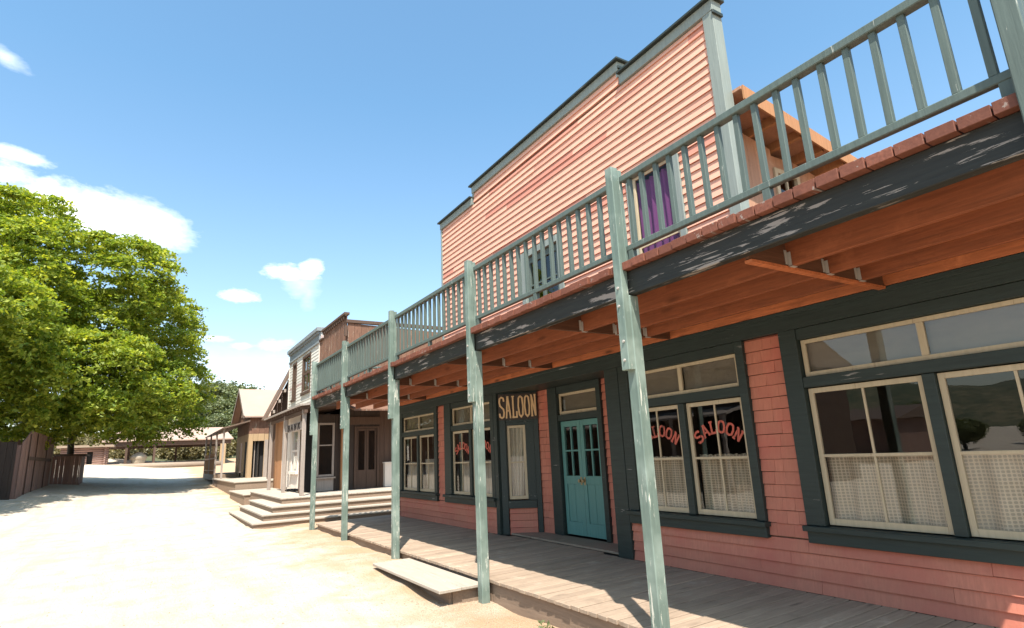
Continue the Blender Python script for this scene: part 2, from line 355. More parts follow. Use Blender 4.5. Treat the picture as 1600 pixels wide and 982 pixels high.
CL = [(140, 334, 112, 40, .22, 1., 1.1, 1.0), (224, 350, 66, 36, .35, 1., 1., .6), (12, 272, 40, 18, .2, .8, 1.3, 1.7), (6, 88, 26, 11, .6, .4, 1.3, 1.4), (30, 243, 40, 10, .25, .7, 1., 1.2),
      (450, 426, 40, 14, .15, .9, 1.1, 1.3), (484, 420, 22, 15, -.3, .9, 1., 1.), (470, 442, 32, 22, .5, .35, 1.4, 1.2), (482, 460, 12, 24, .1, .22, 1.4, 1.4), (372, 463, 27, 9, .05, .9, 1.3, 1.7), (338, 529, 28, 6, .03, .5, 1.2, 1.8),
      (425, 540, 32, 12, 0, .5, 1.3, 1.9), (378, 541, 20, 6, 0, .4, 1.2, 1.7), (78, 285, 22, 9, .1, .7, 1.2, 1.7), (400, 600, 330, 60, 0, .3, 1.3, .5)]
tot = None
for c in CL:
    v = cloud(*c); tot = v if tot is None else fmath('MAXIMUM', tot, v)
cm = N(nt, 'ShaderNodeMix', data_type='RGBA'); lk.new(tot, cm.inputs[0]); sz = N(nt, 'ShaderNodeSeparateXYZ'); lk.new(D, sz.inputs[0])
lk.new(mixc(nt, 1., sky.outputs[0], mixc(nt, ramp(nt, sz.outputs[2], .02, .55), (1.22, 1.15, 1.05), (.80, 1.08, 1.08)), 'MULTIPLY'), cm.inputs[6]); cm.inputs[7].default_value = (9., 8.9, 8.8, 1)
bg = N(nt, 'ShaderNodeBackground'); bg.inputs[1].default_value = .135; lk.new(cm.outputs[2], bg.inputs[0])
wo = N(nt, 'ShaderNodeOutputWorld'); lk.new(bg.outputs[0], wo.inputs[0])
S.view_settings.view_transform = 'Standard'; S.view_settings.look = 'None'; S.view_settings.exposure = 1.08; S.view_settings.gamma = 1; S.view_settings.use_curve_mapping = False
S.cycles.max_bounces = 10; S.cycles.transparent_max_bounces = 16; S.cycles.use_denoising = True; S.cycles.caustics_reflective = False; S.cycles.caustics_refractive = False

# ------------------------------------------------------------------ ground and hills
def grid(name, xs, ys, zf, mat):
    X, Y = np.meshgrid(xs, ys, indexing='ij'); nx, ny = X.shape
    Z = np.array([[zf(X[i, j], Y[i, j]) for j in range(ny)] for i in range(nx)])
    me = bpy.data.meshes.new(name)
    v = np.stack([X, Y, Z], -1).reshape(-1, 3)
    fs = [(i*ny+j, (i+1)*ny+j, (i+1)*ny+j+1, i*ny+j+1) for i in range(nx-1) for j in range(ny-1)]
    me.from_pydata(v.tolist(), [], fs); me.update()
    for p in me.polygons: p.use_smooth = True
    return link(name, me, mat)
def wig(x, y): return .012*math.sin(2.1*x+1.3*y)+.01*math.sin(3.7*x-2.9*y+1)+.008*math.sin(6.3*y+4.1*x)
def mound(x, y):
    z = 0
    for (a, b, h, r) in ((3.25, 6.72, .03, .35), (3.4, 3.5, .05, .8), (3.2, 9.9, .05, .7), (3.3, 5.2, .04, .8), (3.1, 12.6, .05, .9)):
        z += h*math.exp(-((x-a)**2+(y-b)**2)/r**2)
    return z
xs = np.concatenate([np.array([-1500, -700, -350, -200, -120, -80, -50, -30, -20]), np.arange(-14, 0, 1.), np.arange(0, 4.6, .1), np.arange(5, 20, 1.5), np.array([25, 40, 70, 120, 200, 400, 800, 1500])])
ys = np.concatenate([np.array([-1500, -700, -300, -100, -50, -20, -10, -5]), np.arange(0, 20, .12), np.arange(20, 60, 1.), np.arange(60, 130, 4), np.array([140, 170, 230, 400, 800, 1500])])
g = grid('ground', xs, ys, lambda x, y: gz(x, y)+(wig(x, y)+mound(x, y) if -1 < x < 6 and -1 < y < 20.5 else 0), MT['ground']); tag(g, kind='structure')

def hillz(x, y):
    r = math.hypot(x, y); a = math.degrees(math.atan2(y, -x))       # 0 = straight across the street
    n = 5*math.sin(.021*x+.6)+4*math.sin(.034*y+1)+2.4*math.sin(.07*x+.05*y)
    k = sm((r-150)/160)
    return -6 + k*(28+n) * (0.75+.25*math.cos(math.radians(a-30)))
hm = MB()
na, nr = 96, 12
for i in range(na+1):
    t = math.radians(-170 + 250*i/na)                                # from behind, past the left, to beyond the street's end
    for j in range(nr+1):
        r = 140+28*j; x, y = -r*math.cos(t), r*math.sin(t)
        hm.v.append((x, y, hillz(x, y)))
for i in range(na):
    for j in range(nr):
        a = i*(nr+1)+j; hm.f.append((a, a+1, a+nr+2, a+nr+1))
h = put('hills', hm, MT['hill'], smooth=True); tag(h, kind='structure')

# small stones in the dirt beside the boardwalk
st = MB()
for _ in range(6500):
    if random.random() < .4: x = 3.7-abs(random.gauss(0, .55)); y = random.uniform(2.5, 16)
    else: y = 3+19*random.random()**1.6; x = random.uniform(-.14*y-.5, 3.4)
    if random.random() < .2: x, y = random.gauss(3.35, .25), random.gauss(6.7, .4)
    r = random.choice((.004, .005, .006, .008, .012)); z = gz(x, y)+wig(x, y)+mound(x, y)
    q = [(x+r*random.uniform(.7, 1.3), y, z), (x, y+r*random.uniform(.7, 1.3), z), (x-r*random.uniform(.7, 1.3), y, z), (x, y-r*random.uniform(.7, 1.3), z), (x, y, z+r*random.uniform(.5, 1))]
    st.add(q, [(0, 1, 4), (1, 2, 4), (2, 3, 4), (3, 0, 4)])
s = put('gravel', st, MT['pebble']); tag(s, 'loose pebbles scattered in the dirt along the boardwalk edge', 'gravel', kind='stuff')

def leaf_mesh(name, C_, Nn, per, spread, thick, lsize, droop=.5, elong=1.9, seed=1, flat=.55):
    """sprays of leaf quads: C_ cluster centres, Nn outward normals"""
    r = np.random.default_rng(seed); n = len(C_); tot = n*per
    ci = np.repeat(np.arange(n), per)
    # spray frame: outward-horizontal axis a, sideways b, layered and drooping at the tip
    out = Nn.copy(); out[:, 2] = out[:, 2]*.25-.25*droop; out /= np.linalg.norm(out, axis=1, keepdims=True)+1e-9
    side = np.cross(out, [0, 0, 1.]); side /= np.linalg.norm(side, axis=1, keepdims=True)+1e-9
    upv = np.cross(side, out)
    a = r.uniform(-1, 1, tot); b = r.normal(0, .42, tot)*(1.1-.5*np.abs(a)); c = r.normal(0, 1, tot)*thick
    sp = (spread*r.uniform(.65, 1.35, n))[ci]
    P = C_[ci]+out[ci]*(a*sp)[:, None]+side[ci]*(b*sp)[:, None]+upv[ci]*(c-.22*droop*sp*a*a)[:, None]
    nr = upv[ci]*flat+r.normal(0, .5, (tot, 3)); nr /= np.linalg.norm(nr, axis=1, keepdims=True)
    t = np.cross(nr, r.normal(0, 1, (tot, 3))+out[ci]*.8); t /= np.linalg.norm(t, axis=1, keepdims=True)+1e-9
    bt = np.cross(nr, t); L = lsize*r.uniform(.6, 1.3, tot)
    t *= L[:, None]/2; bt *= (L/elong)[:, None]/2
    V = np.stack([P-t, P+bt*1.0-t*.1, P+t, P-bt*1.0-t*.1], 1).reshape(-1, 3)
    me = bpy.data.meshes.new(name); me.vertices.add(tot*4); me.vertices.foreach_set('co', V.astype(np.float32).ravel())
    me.loops.add(tot*4); me.loops.foreach_set('vertex_index', np.arange(tot*4, dtype=np.int32))
    me.polygons.add(tot); me.polygons.foreach_set('loop_start', np.arange(0, tot*4, 4, dtype=np.int32))
    try: me.polygons.foreach_set('loop_total', np.full(tot, 4, dtype=np.int32))
    except Exception: pass
    me.update(calc_edges=True); return me
def blob_points(blobs, dens, r, jitter=.2, zmin=None):
    Cs, Ns = [], []
    for (cx, cy_, cz, rx, ry, rz_) in blobs:
        k = int(dens*(rx*ry+rx*rz_+ry*rz_)/3)
        d = r.normal(0, 1, (k, 3)); d /= np.linalg.norm(d, axis=1, keepdims=True)
        rad = 1-np.abs(r.normal(0, jitter, k)); rad[rad < .3] = .6
        p = np.array([cx, cy_, cz])+d*np.array([rx, ry, rz_])*rad[:, None]
        nn = d/np.array([rx, ry, rz_]); nn /= np.linalg.norm(nn, axis=1, keepdims=True)
        Cs.append(p); Ns.append(nn)
    Cs, Ns = np.concatenate(Cs), np.concatenate(Ns)
    # drop points buried deep inside another blob
    keep = np.ones(len(Cs), bool)
    for (cx, cy_, cz, rx, ry, rz_) in blobs:
        q = (((Cs-np.array([cx, cy_, cz]))/np.array([rx, ry, rz_]))**2).sum(1); keep &= ~((q < .25) & (r.random(len(Cs)) < .8))
    if zmin is not None: keep &= Cs[:, 2] > zmin
    return Cs[keep], Ns[keep]

# ------------------------------------------------------------------ lettering
GL = {'S': [[(.95, .80), (.86, .95), (.5, 1.0), (.14, .93), (.06, .74), (.2, .58), (.5, .5), (.82, .42), (.94, .25), (.84, .06), (.5, 0), (.12, .06), (.04, .22)]],
      'A': [[(.1, 0), (.46, 1.)], [(.54, 1.), (.9, 0)], [(.22, .33), (.78, .33)], [(-.04, 0), (.26, 0)], [(.74, 0), (1.04, 0)], [(.3, 1.), (.7, 1.)]],
      'L': [[(.25, 0), (.25, 1)], [(0, 1), (.52, 1)], [(0, 0), (.95, 0), (.95, .28)]],
      'O': [[(.5, 1), (.16, .9), (.04, .5), (.16, .1), (.5, 0), (.84, .1), (.96, .5), (.84, .9), (.5, 1)]],
      'N': [[(.16, 0), (.16, 1)], [(.16, 1), (.84, 0)], [(.84, 0), (.84, 1)], [(-.04, 1), (.2, 1)], [(-.04, 0), (.36, 0)], [(.64, 1), (1.04, 1)]],
      'B': [[(.18, 0), (.18, 1)], [(0, 1), (.6, 1), (.86, .88), (.86, .64), (.6, .53), (.2, .53)], [(.6, .53), (.95, .4), (.95, .14), (.6, 0), (0, 0)]],
      'K': [[(.18, 0), (.18, 1)], [(.85, 1), (.22, .45)], [(.4, .6), (.9, 0)], [(0, 0), (.36, 0)], [(.7, 0), (1.05, 0)], [(0, 1), (.36, 1)], [(.65, 1), (1.02, 1)]]}
def letters(par, name, mat, F, word, path, lw, lh, sw, d0, d1, flip=True):
    """path(t) -> (u,v,angle) of each letter's centre; u runs to the reader's left when flip; each letter is a piece of its own"""
    n = len(word)
    for i, ch in enumerate(word):
        u, v, a = path((i+.5)/n); mb = MB(); k = 0
        for stx in GL[ch]:
            pts = []
            for (x, y) in stx:
                x, y = (x-.5)*lw, (y-.5)*lh; xr, yr = x*math.cos(a)-y*math.sin(a), x*math.sin(a)+y*math.cos(a)
                pts.append((u-xr if flip else u+xr, v+yr))
            mb.strip(F, pts, sw*(1 if len(stx) > 2 or abs(stx[0][1]-stx[-1][1]) > .2 else .8), d0, d1+.0006*(k % 9)); k += 1
        put(name, mb, mat, par)

# ------------------------------------------------------------------ SALOON
sal = thing('saloon_building', 'two-storey salmon pink saloon with green balcony, posts and a stepped false front', 'building', (5.8, 8, .19))
FW = Frame((5.8, 0, 0), (0, 1, 0), (-1, 0, 0))
Z0, ZH = .19, 2.83
Y0, Y1 = .70, 15.30
WIN = {'A': (1.10, 3.75), 'B': (4.22, 6.36), 'C': (10.08, 12.36), 'D': (12.78, 15.18)}
ENT = (6.69, 10.10)
wl = MB()
def skirt(F, u0, u1, v0, v1, step=.125, lip=.024, blen=(1.3, 2.6)):
    v = v0
    while v < v1-.01:
        t = min(step, v1-v); u = u0; off = random.uniform(.3, 1)
        while u < u1-.01:
            l = random.uniform(*blen)*off; off = 1
            ue = u1 if u+l > u1-.4 else u+l
            wl.clap(F, u+.0015, ue-.0015, v+.003, v+t-.004, lip+random.uniform(-.003, .003), tilt=random.uniform(-.002, .002)); u = ue
        v += step
def shingles(F, u0, u1, v0, v1, step=.132):
    v = v0
    while v < v1-.01:
        t = min(step, v1-v); u = u0
        while u < u1-.005:
            l = random.uniform(.1, .22); ue = u1 if u+l > u1-.07 else u+l
            wl.clap(F, u+.001, ue-.001, v+.003+random.uniform(-.002, .003), v+t-.003, .017+random.uniform(-.004, .005)); u = ue
        v += step
skirt(FW, ENT[1]-.03, Y1, Z0, .70)
for a, b in ((12.36, 12.78), (15.18, Y1)): shingles(FW, a, b, .70, ZH)
FE = Frame((6.40, 0, 0), (0, 1, 0), (-1, 0, 0))                      # back of the entry recess
shingles(FE, 9.06, 9.46, Z0+.03, ZH)
sp0, sp1 = Vector((5.815, 9.95, 0)), Vector((6.40, 9.45, 0))
FS = Frame(sp0, sp1-sp0, (-.65, -.76, 0)); LS = (sp1-sp0).length        # splayed side with the narrow window
skirt(FS, .13, LS-.11, Z0, .68)
put('wall', wl, MT['pink_shingle'], sal); wl = MB()
skirt(FW, Y0, ENT[0]-.02, Z0, .70)
for a, b in ((Y0, 1.10), (3.75, 4.22)): shingles(FW, a, b, .70, ZH)
shingles(FE, 7.22, 7.51, Z0+.03, ZH)
FR = Frame((5.82, 6.69, 0), (.58, .55, 0), (-.55, .58, 0))
shingles(FR, .02, .78, Z0, ZH)
put('wall', wl, MT['pink_shingle'], sal)
cr = MB(); cr.box(5.8205, 5.83, Y0, ENT[0]-.05, .19, .72); cr.box(5.8205, 5.83, ENT[1]+.05, Y1-.09, .19, .72)
for a, b in ((Y0+.085, 1.12), (3.73, 4.24), (12.34, 12.80), (15.16, Y1-.085)): cr.box(5.8205, 5.83, a, b, .722, 2.9)
# plain backing behind claddings and the rest of the shell
cr.box(5.825, 10.5, Y0-.02, Y0+.08, 0, 3.36); cr.box(5.825, 10.5, Y1-.08, Y1-.001, 0, 3.36); cr.box(10.4, 10.5, Y0+.081, Y1-.081, 0, 3.36)
put('side_wall', cr, MT['brown'], sal)
ir = MB()
ir.quad((5.83, Y0+.1, .17), (10.38, Y0+.1, .17), (10.38, Y1-.1, .17), (5.83, Y1-.1, .17))
ir.quad((10.38, Y0+.1, .17), (10.38, Y1-.1, .17), (10.38, Y1-.1, 3.0), (10.38, Y0+.1, 3.0))
ir.quad((5.83, Y0+.1, 3.02), (10.38, Y0+.1, 3.02), (10.38, Y1-.1, 3.02), (5.83, Y1-.1, 3.02))
put('interior', ir, MT['dark_room'], sal)
tr = MB()                                                              # header and corner boards
tr.fbox(FW, Y0-.02, Y1+.03, 2.83, 3.0, -.02, .075)
tr.fbox(FW, Y0-.02, Y1+.03, 2.985, 3.035, .077, .10)
for a, b in ((6.38, 6.67), (9.95, 10.075)): tr.fbox(FW, a, b, .195, 2.829, -.015, .055)
tr.fbox(FW, Y1-.02, Y1+.06, .195, 2.829, -.015, .05)
tr.fbox(FS, .0, .12, .195, 2.829, -.02, .04); tr.fbox(FS, LS-.10, LS-.005, .195, 2.829, -.02, .045)
tr.fbox(FS, .122, LS-.102, 2.26, 2.829, -.02, .03); tr.fbox(FS, .122, LS-.102, .66, .80, -.02, .06)
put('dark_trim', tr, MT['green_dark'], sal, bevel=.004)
cl = MB(); cl.hexa([(5.80, 6.6, 2.832), (6.5, 7.2, 2.832), (6.5, 9.55, 2.832), (5.80, 10.05, 2.832), (5.80, 6.6, 2.86), (6.5, 7.2, 2.86), (6.5, 9.55, 2.86), (5.80, 10.05, 2.86)])
put('entry_ceiling', cl, MT['green_dark'], sal)
th = MB(); P4 = [(5.87, 6.80), (6.39, 7.28), (6.39, 9.42), (5.9, 9.82)]; th.hexa([(x, y, .192) for x, y in P4]+[(x, y, .225) for x, y in P4])
put('threshold', th, MT['deck'], sal, bevel=.006)

def sash(par, F, u0, u1, v0, v1, wd=.05, w0=-.03, w1=.0, vm=True, hm=.5, name='sash', mat='cream', mt=.022):
    m = MB(); m.fbox(F, u0, u0+wd, v0, v1, w0, w1); m.fbox(F, u1-wd, u1, v0, v1, w0, w1)
    m.fbox(F, u0+wd, u1-wd, v0, v0+wd*1.25, w0+.001, w1-.001); m.fbox(F, u0+wd, u1-wd, v1-wd, v1, w0+.001, w1-.001)
    uc = (u0+u1)/2; vc = v0+(v1-v0)*hm
    if hm: m.fbox(F, u0+wd, u1-wd, vc-mt, vc+mt*.3, w0+.002, w1-.004)
    if vm:
        m.fbox(F, uc-mt*.5, uc+mt*.5, v0+wd, v1-wd, w0+.004, w1-.006)
    o = put(name, m, MT[mat], par, bevel=.002); return o
def pane(par, F, u0, u1, v0, v1, w=-.018, mat='glass', name='glass_pane'):
    m = MB(); m.quad(F.p(u0, v0, w), F.p(u1, v0, w), F.p(u1, v1, w), F.p(u0, v1, w)); return put(name, m, MT[mat], par)

def shop_window(a, b, la, lb, label, word):
    """casing a..b; two sashes between la and lb"""
    m = MB(); mid = (la+lb)/2; g = .05
    m.fbox(FW, a, la-.012, .845, 2.829, -.03, .06); m.fbox(FW, lb+.012, b, .845, 2.829, -.03, .06)
    m.fbox(FW, mid-g, mid+g, .85, 2.20, -.03, .045)
    m.fbox(FW, la-.011, lb+.011, 2.205, 2.315, -.03, .05)
    m.fbox(FW, la-.011, lb+.011, 2.71, 2.828, -.03, .045)
    m.fbox(FW, a-.02, b+.02, .79, .842, -.03, .115); m.fbox(FW, a, b, .675, .788, -.015, .07)
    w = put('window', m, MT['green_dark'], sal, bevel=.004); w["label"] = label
    for (u0, u1) in ((la, mid-g-.005), (mid+g+.005, lb)):
        sash(w, FW, u0, u1, .855, 2.195)
        pane(w, FW, u0+.03, u1-.03, .88, 2.17)
        if word:
            uc = (u0+u1)/2; R = .50; dw = (u1-u0)
            def pth(t, uc=uc, R=R, dw=dw):
                an = (t-.5)*1.62; return (uc - R*math.sin(an)*dw/.92, 1.36+R*math.cos(an)+.02, -an)
            letters(w, 'lettering', MT['red_letter'], FW, word, pth, .10, .135, .026, -.0165, -.012)
    t = MB()
    t.fbox(FW, la, la+.045, 2.32, 2.705, -.03, .0); t.fbox(FW, lb-.045, lb, 2.32, 2.705, -.03, 0)
    t.fbox(FW, mid-.03, mid+.03, 2.366, 2.664, -.03, -.001); t.fbox(FW, la+.045, lb-.045, 2.32, 2.365, -.03, -.001); t.fbox(FW, la+.045, lb-.045, 2.665, 2.705, -.03, -.001)
    put('transom', t, MT['cream'], w, bevel=.002)
    for (u0, u1) in ((la+.03, mid-.02), (mid+.02, lb-.03)):
        pane(w, FW, u0, u1, 2.34, 2.69, mat='glass' if not word and la < 2 else 'glass_dull')
        pane(w, FW, u0, u1, 2.34, 2.69, w=-.06, mat='dusty', name='blind')
    return w
shop_window(*WIN['A'], 1.27, 3.54, 'large window without lettering', '')
shop_window(*WIN['B'], 4.34, 6.16, 'window with red arched lettering, right of the door', 'SALOON')
shop_window(*WIN['C'], 10.22, 12.02, 'window with red arched lettering, left of the door', 'SALOON')
shop_window(*WIN['D'], 12.95, 15.02, 'plain window at the far end', '')
# narrow window on the splayed side of the entry
m = MB(); u0, u1 = .14, .50
m.fbox(FS, .122, u0-.004, .802, 2.258, -.03, .03); m.fbox(FS, u1+.004, LS-.102, .802, 2.258, -.03, .03)
m.fbox(FS, u0-.003, u1+.003, 2.20, 2.258, -.03, .028)
sw = put('side_window', m, MT['green_dark'], sal, bevel=.003)
sash(sw, FS, u0, u1, .82, 2.195, vm=False); pane(sw, FS, u0+.03, u1-.03, .85, 2.17)

# double door with transom light
DA, DB = 7.63, 8.735; DM = (DA+DB)/2
m = MB(); m.fbox(FE, DB+.012, DB+.325, .23, 2.829, -.03, .045); m.fbox(FE, DB+.012, DB+.10, .23, 2.829, .046, .07); m.fbox(FE, DA-.12, DA-.012, .23, 2.829, -.03, .06)
m.fbox(FE, DA-.01, DB+.01, 2.20, 2.31, -.03, .05); m.fbox(FE, DA-.01, DB+.01, 2.70, 2.829, -.03, .05)
df = put('door_frame', m, MT['green_dark'], sal, bevel=.004)
sash(df, FE, DA-.005, DB+.005, 2.315, 2.695, vm=False, hm=0, name='transom', wd=.045); pane(df, FE, DA, DB, 2.33, 2.68, mat='glass_dull'); pane(df, FE, DA, DB, 2.33, 2.68, w=-.07, mat='dusty', name='blind')
for (a, b, hs) in ((DA, DM-.003, 1), (DM+.003, DB, 0)):
    m = MB(); s_ = .085
    m.fbox(FE, a, a+s_, .255, 2.19, -.045, 0); m.fbox(FE, b-s_, b, .255, 2.19, -.045, 0)
    m.fbox(FE, a+s_, b-s_, .255, .47, -.045, -.001); m.fbox(FE, a+s_, b-s_, 1.10, 1.24, -.045, -.001); m.fbox(FE, a+s_, b-s_, 2.09, 2.19, -.045, -.001)
    m.fbox(FE, a+s_, b-s_, .47, 1.10, -.035, -.016)
    uc = (a+b)/2
    m.fbox(FE, uc-.012, uc+.012, .47, 1.10, -.016, -.008)
    m.fbox(FE, uc-.016, uc+.016, 1.24, 2.09, -.04, -.004); m.fbox(FE, a+s_, uc-.016, 1.655, 1.685, -.04, -.005); m.fbox(FE, uc+.016, b-s_, 1.655, 1.685, -.04, -.005)
    d = put('door', m, MT['door'], sal, bevel=.004)
    pane(d, FE, a+s_, b-s_, 1.24, 2.09, w=-.03)
    k = MB(); e = b-.045 if hs else a+.045
    k.fbox(FE, e-.02, e+.02, 1.09, 1.22, .0005, .008); k.tube([FE.p(e, 1.16, .008), FE.p(e, 1.16, .03), FE.p(e, 1.16, .035), FE.p(e, 1.16, .06), FE.p(e, 1.16, .07)], [.012, .012, .026, .03, .012], 10)
    put('handle', k, MT['brass'], d)

# ---- upper false front
UF0, UF1 = 4.00, 12.36
C0, C1 = 5.78, 10.68
ZS, ZC = 7.16, 7.42                                                   # siding tops: shoulders, centre
FU = Frame((5.8, 0, 0), (0, 1, 0), (-1, 0, 0))
UW, UD = (4.82, 5.84, 5.66), (7.52, 8.82, 5.36)                       # upper window and upper door: y0,y1,top
ff = MB(); step = .12; v = 3.36
while v < ZC-.01:
    hi = min(v+step, ZC)
    segs = [(UF0+.14, UF1-.02)] if v < ZS-.01 else [(C0+.02, C1-.02)]
    if v < ZS-.01 and v+step > ZS: hi = ZS
    for (a, b) in segs:
        cuts = [a]
        for (p, q, tp) in (UW, UD):
            if v < tp-.06: cuts += [p, q]
        cuts.append(b)
        for k in range(0, len(cuts), 2):
            u = cuts[k]; first = True
            while u < cuts[k+1]-.01:
                l = random.uniform(1.8, 4.2)*(random.uniform(.3, 1) if first else 1); first = False
                ue = cuts[k+1] if u+l > cuts[k+1]-.5 else u+l
                ff.clap(FU, u+.001, ue-.001, v+random.uniform(-.002, .002), hi-.005, .0215+random.uniform(-.003, .004), tilt=random.uniform(-.003, .003)); u = ue
    v += step
put('false_front', ff, MT['pink_siding'], sal)
bk = MB()
bk.box(5.822, 5.94, UF0+.1, UF1-.1, 5.7, ZS+.1); bk.box(5.822, 5.94, C0+.05, C1-.05, ZS+.101, ZC+.1)
bk.box(5.822, 5.94, UF0+.1, UW[0]-.02, 3.36, 5.698); bk.box(5.822, 5.94, UW[1]+.02, UD[0]-.02, 3.36, 5.698); bk.box(5.822, 5.94, UD[1]+.02, UF1-.1, 3.36, 5.698)
bk.box(5.822, 5.94, UD[0]-.018, UD[1]+.018, UD[2]-.02, 5.698)
put('backing', bk, MT['brown'], sal)
ct = MB()
ct.fbox(FU, UF0-.02, UF0+.14, 3.36, ZS, -.14, .04); ct.fbox(FU, UF1-.02, UF1+.06, 3.36, ZS, -.14, .03)
ct.fbox(FU, UF0-.03, C0-.02, ZS+.002, ZS+.16, -.14, .045); ct.fbox(FU, C1+.02, UF1+.06, ZS+.002, ZS+.16, -.14, .045)
ct.fbox(FU, C0-.02, C1+.02, ZC+.002, ZC+.16, -.14, .045)
ct.fbox(FU, C0-.019, C0+.05, ZS+.165, ZC, -.14, .03); ct.fbox(FU, C1-.05, C1+.019, ZS+.165, ZC, -.14, .03)
put('corner_board', ct, MT['green_trim'], sal, bevel=.004)
cp = MB()
cp.fbox(FU, UF0-.07, C0-.025, ZS+.163, ZS+.20, -.18, .10); cp.fbox(FU, C1+.025, UF1+.10, ZS+.163, ZS+.20, -.18, .10); cp.fbox(FU, C0-.07, C1+.07, ZC+.163, ZC+.20, -.18, .10)
cp.fbox(FU, UF0-.05, UF0-.022, ZS-.06, ZS-.01, -.14, .06); cp.fbox(FU, C0-.05, C0-.022, ZC+.02, ZC+.07, -.14, .06)
put('cornice', cp, MT['green_dark'], sal, bevel=.004)
# upper window
a, b, tp = UW
m = MB(); m.fbox(FU, a, a+.10, 3.37, tp, -.03, .04); m.fbox(FU, b-.10, b, 3.37, tp, -.03, .04); m.fbox(FU, a+.10, b-.10, tp-.10, tp, -.03, .045)
uw = put('upper_window', m, MT['green_trim'], sal, bevel=.004)
sash(uw, FU, a+.105, b-.105, 3.62, tp-.105, vm=False, hm=.44, wd=.045); pane(uw, FU, a+.12, b-.12, 3.64, tp-.12, mat='glass_dull')
m = MB(); m.fbox(FU, a+.101, b-.101, 3.37, 3.618, -.03, .03); put('apron', m, MT['pink_siding'], uw)
# upper door
a, b, tp = UD
m = MB(); m.fbox(FU, a, a+.13, 3.37, tp, -.03, .04); m.fbox(FU, b-.13, b, 3.37, tp, -.03, .04); m.fbox(FU, a+.13, b-.13, tp-.12, tp, -.03, .045)
ud = put('upper_door_frame', m, MT['green_trim'], sal, bevel=.004)
m = MB(); a2, b2 = a+.135, b-.135
m.fbox(FU, a2, a2+.1, 3.38, tp-.125, -.06, -.01); m.fbox(FU, b2-.1, b2, 3.38, tp-.125, -.06, -.01); m.fbox(FU, a2+.1, b2-.1, 3.38, 4.2, -.06, -.015); m.fbox(FU, a2+.1, b2-.1, tp-.25, tp-.125, -.06, -.011)
m.fbox(FU, (a2+b2)/2-.04, (a2+b2)/2+.04, 4.2, tp-.25, -.06, -.012); m.fbox(FU, a2+.1, b2-.1, 4.66, 4.69, -.06, -.02)
udr = put('upper_door', m, MT['green_rail'], sal, bevel=.004); pane(udr, FU, a2+.1, b2-.1, 4.2, tp-.25, w=-.04)
m = MB(); m.fbox(FU, UF0+.4, UF1-.4, 3.37, 5.8, -.9, -.85); put('upper_interior', m, MT['dark_room'], sal)

# ---- upper storey behind the front: plank side wall, rafters, sloping roof
FSd = Frame((5.94, 4.32, 0), (1, 0, 0), (0, -1, 0))
def rz(x): return 5.86-.165*(x-5.94)
sdw = MB(); u = 0
while u < 4.6:
    w_ = random.uniform(.16, .26); ue = min(4.6, u+w_)
    if not (1.18 < (u+ue)/2 < 1.72):
        sdw.hexa([FSd.p(u+.002, 3.0, -.03), FSd.p(ue-.002, 3.0, -.03), FSd.p(ue-.002, 3.0, random.uniform(0, .006)), FSd.p(u+.002, 3.0, random.uniform(0, .006)),
                  FSd.p(u+.002, rz(5.94+u), -.03), FSd.p(ue-.002, rz(5.94+ue), -.03), FSd.p(ue-.002, rz(5.94+ue), 0), FSd.p(u+.002, rz(5.94+u), 0)])
    u = ue
sdw.fbox(FSd, 1.1, 1.8, 3.0, 4.45, -.05, -.032); sdw.fbox(FSd, 1.1, 1.8, 5.36, 5.6, -.05, -.032)
put('upper_side_wall', sdw, MT['pink_plank'], sal)
m = MB(); m.fbox(FSd, 1.15, 1.22, 4.42, 5.38, -.02, .03); m.fbox(FSd, 1.66, 1.73, 4.42, 5.38, -.02, .03); m.fbox(FSd, 1.22, 1.66, 4.42, 4.49, -.02, .028); m.fbox(FSd, 1.22, 1.66, 5.31, 5.38, -.02, .028); m.fbox(FSd, 1.425, 1.455, 4.49, 5.31, -.02, .01)
swn = put('side_wall_window', m, MT['cream'], sal); pane(swn, FSd, 1.2, 1.68, 4.45, 5.35, w=-.01)
rf = MB()
rf.hexa([(5.93, 3.86, rz(5.93)+.12), (10.7, 3.86, rz(10.7)+.12), (10.7, 12.2, rz(10.7)+.12), (5.93, 12.2, rz(5.93)+.12), (5.93, 3.86, rz(5.93)+.16), (10.7, 3.86, rz(10.7)+.16), (10.7, 12.2, rz(10.7)+.16), (5.93, 12.2, rz(5.93)+.16)])
rfo = put('roof', rf, MT['pink_plank'], sal)
for k in range(9):
    ra = MB(); x = 6.15+.5*k; ra.hexa([(x, 3.9, rz(x)), (x+.05, 3.9, rz(x+.05)), (x+.05, 4.6, rz(x+.05)), (x, 4.6, rz(x)), (x, 3.9, rz(x)+.118), (x+.05, 3.9, rz(x+.05)+.118), (x+.05, 4.6, rz(x+.05)+.118), (x, 4.6, rz(x)+.118)])
    put('lookout', ra, MT['orange_wood'], rfo)
bb = MB(); bb.hexa([(5.95, 3.835, rz(5.95)-.02), (10.7, 3.835, rz(10.7)-.02), (10.7, 3.857, rz(10.7)-.02), (5.95, 3.857, rz(5.95)-.02), (5.95, 3.835, rz(5.95)+.17), (10.7, 3.835, rz(10.7)+.17), (10.7, 3.857, rz(10.7)+.17), (5.95, 3.857, rz(5.95)+.17)])
put('barge_board', bb, MT['orange_wood'], rfo)
m = MB(); m.box(6.0, 10.4, 12.1, 12.2, 3.37, 5.2); m.box(10.5, 10.6, 4.3, 12.2, 3.37, 5.0); put('upper_shell', m, MT['brown'], sal)
m = MB(); m.box(5.83, 10.6, Y0-.1, 4.28, 3.37, 3.42); m.box(5.83, 10.6, 12.25, Y1+.1, 3.37, 3.42); put('lower_roof', m, MT['roof_brown'], sal)

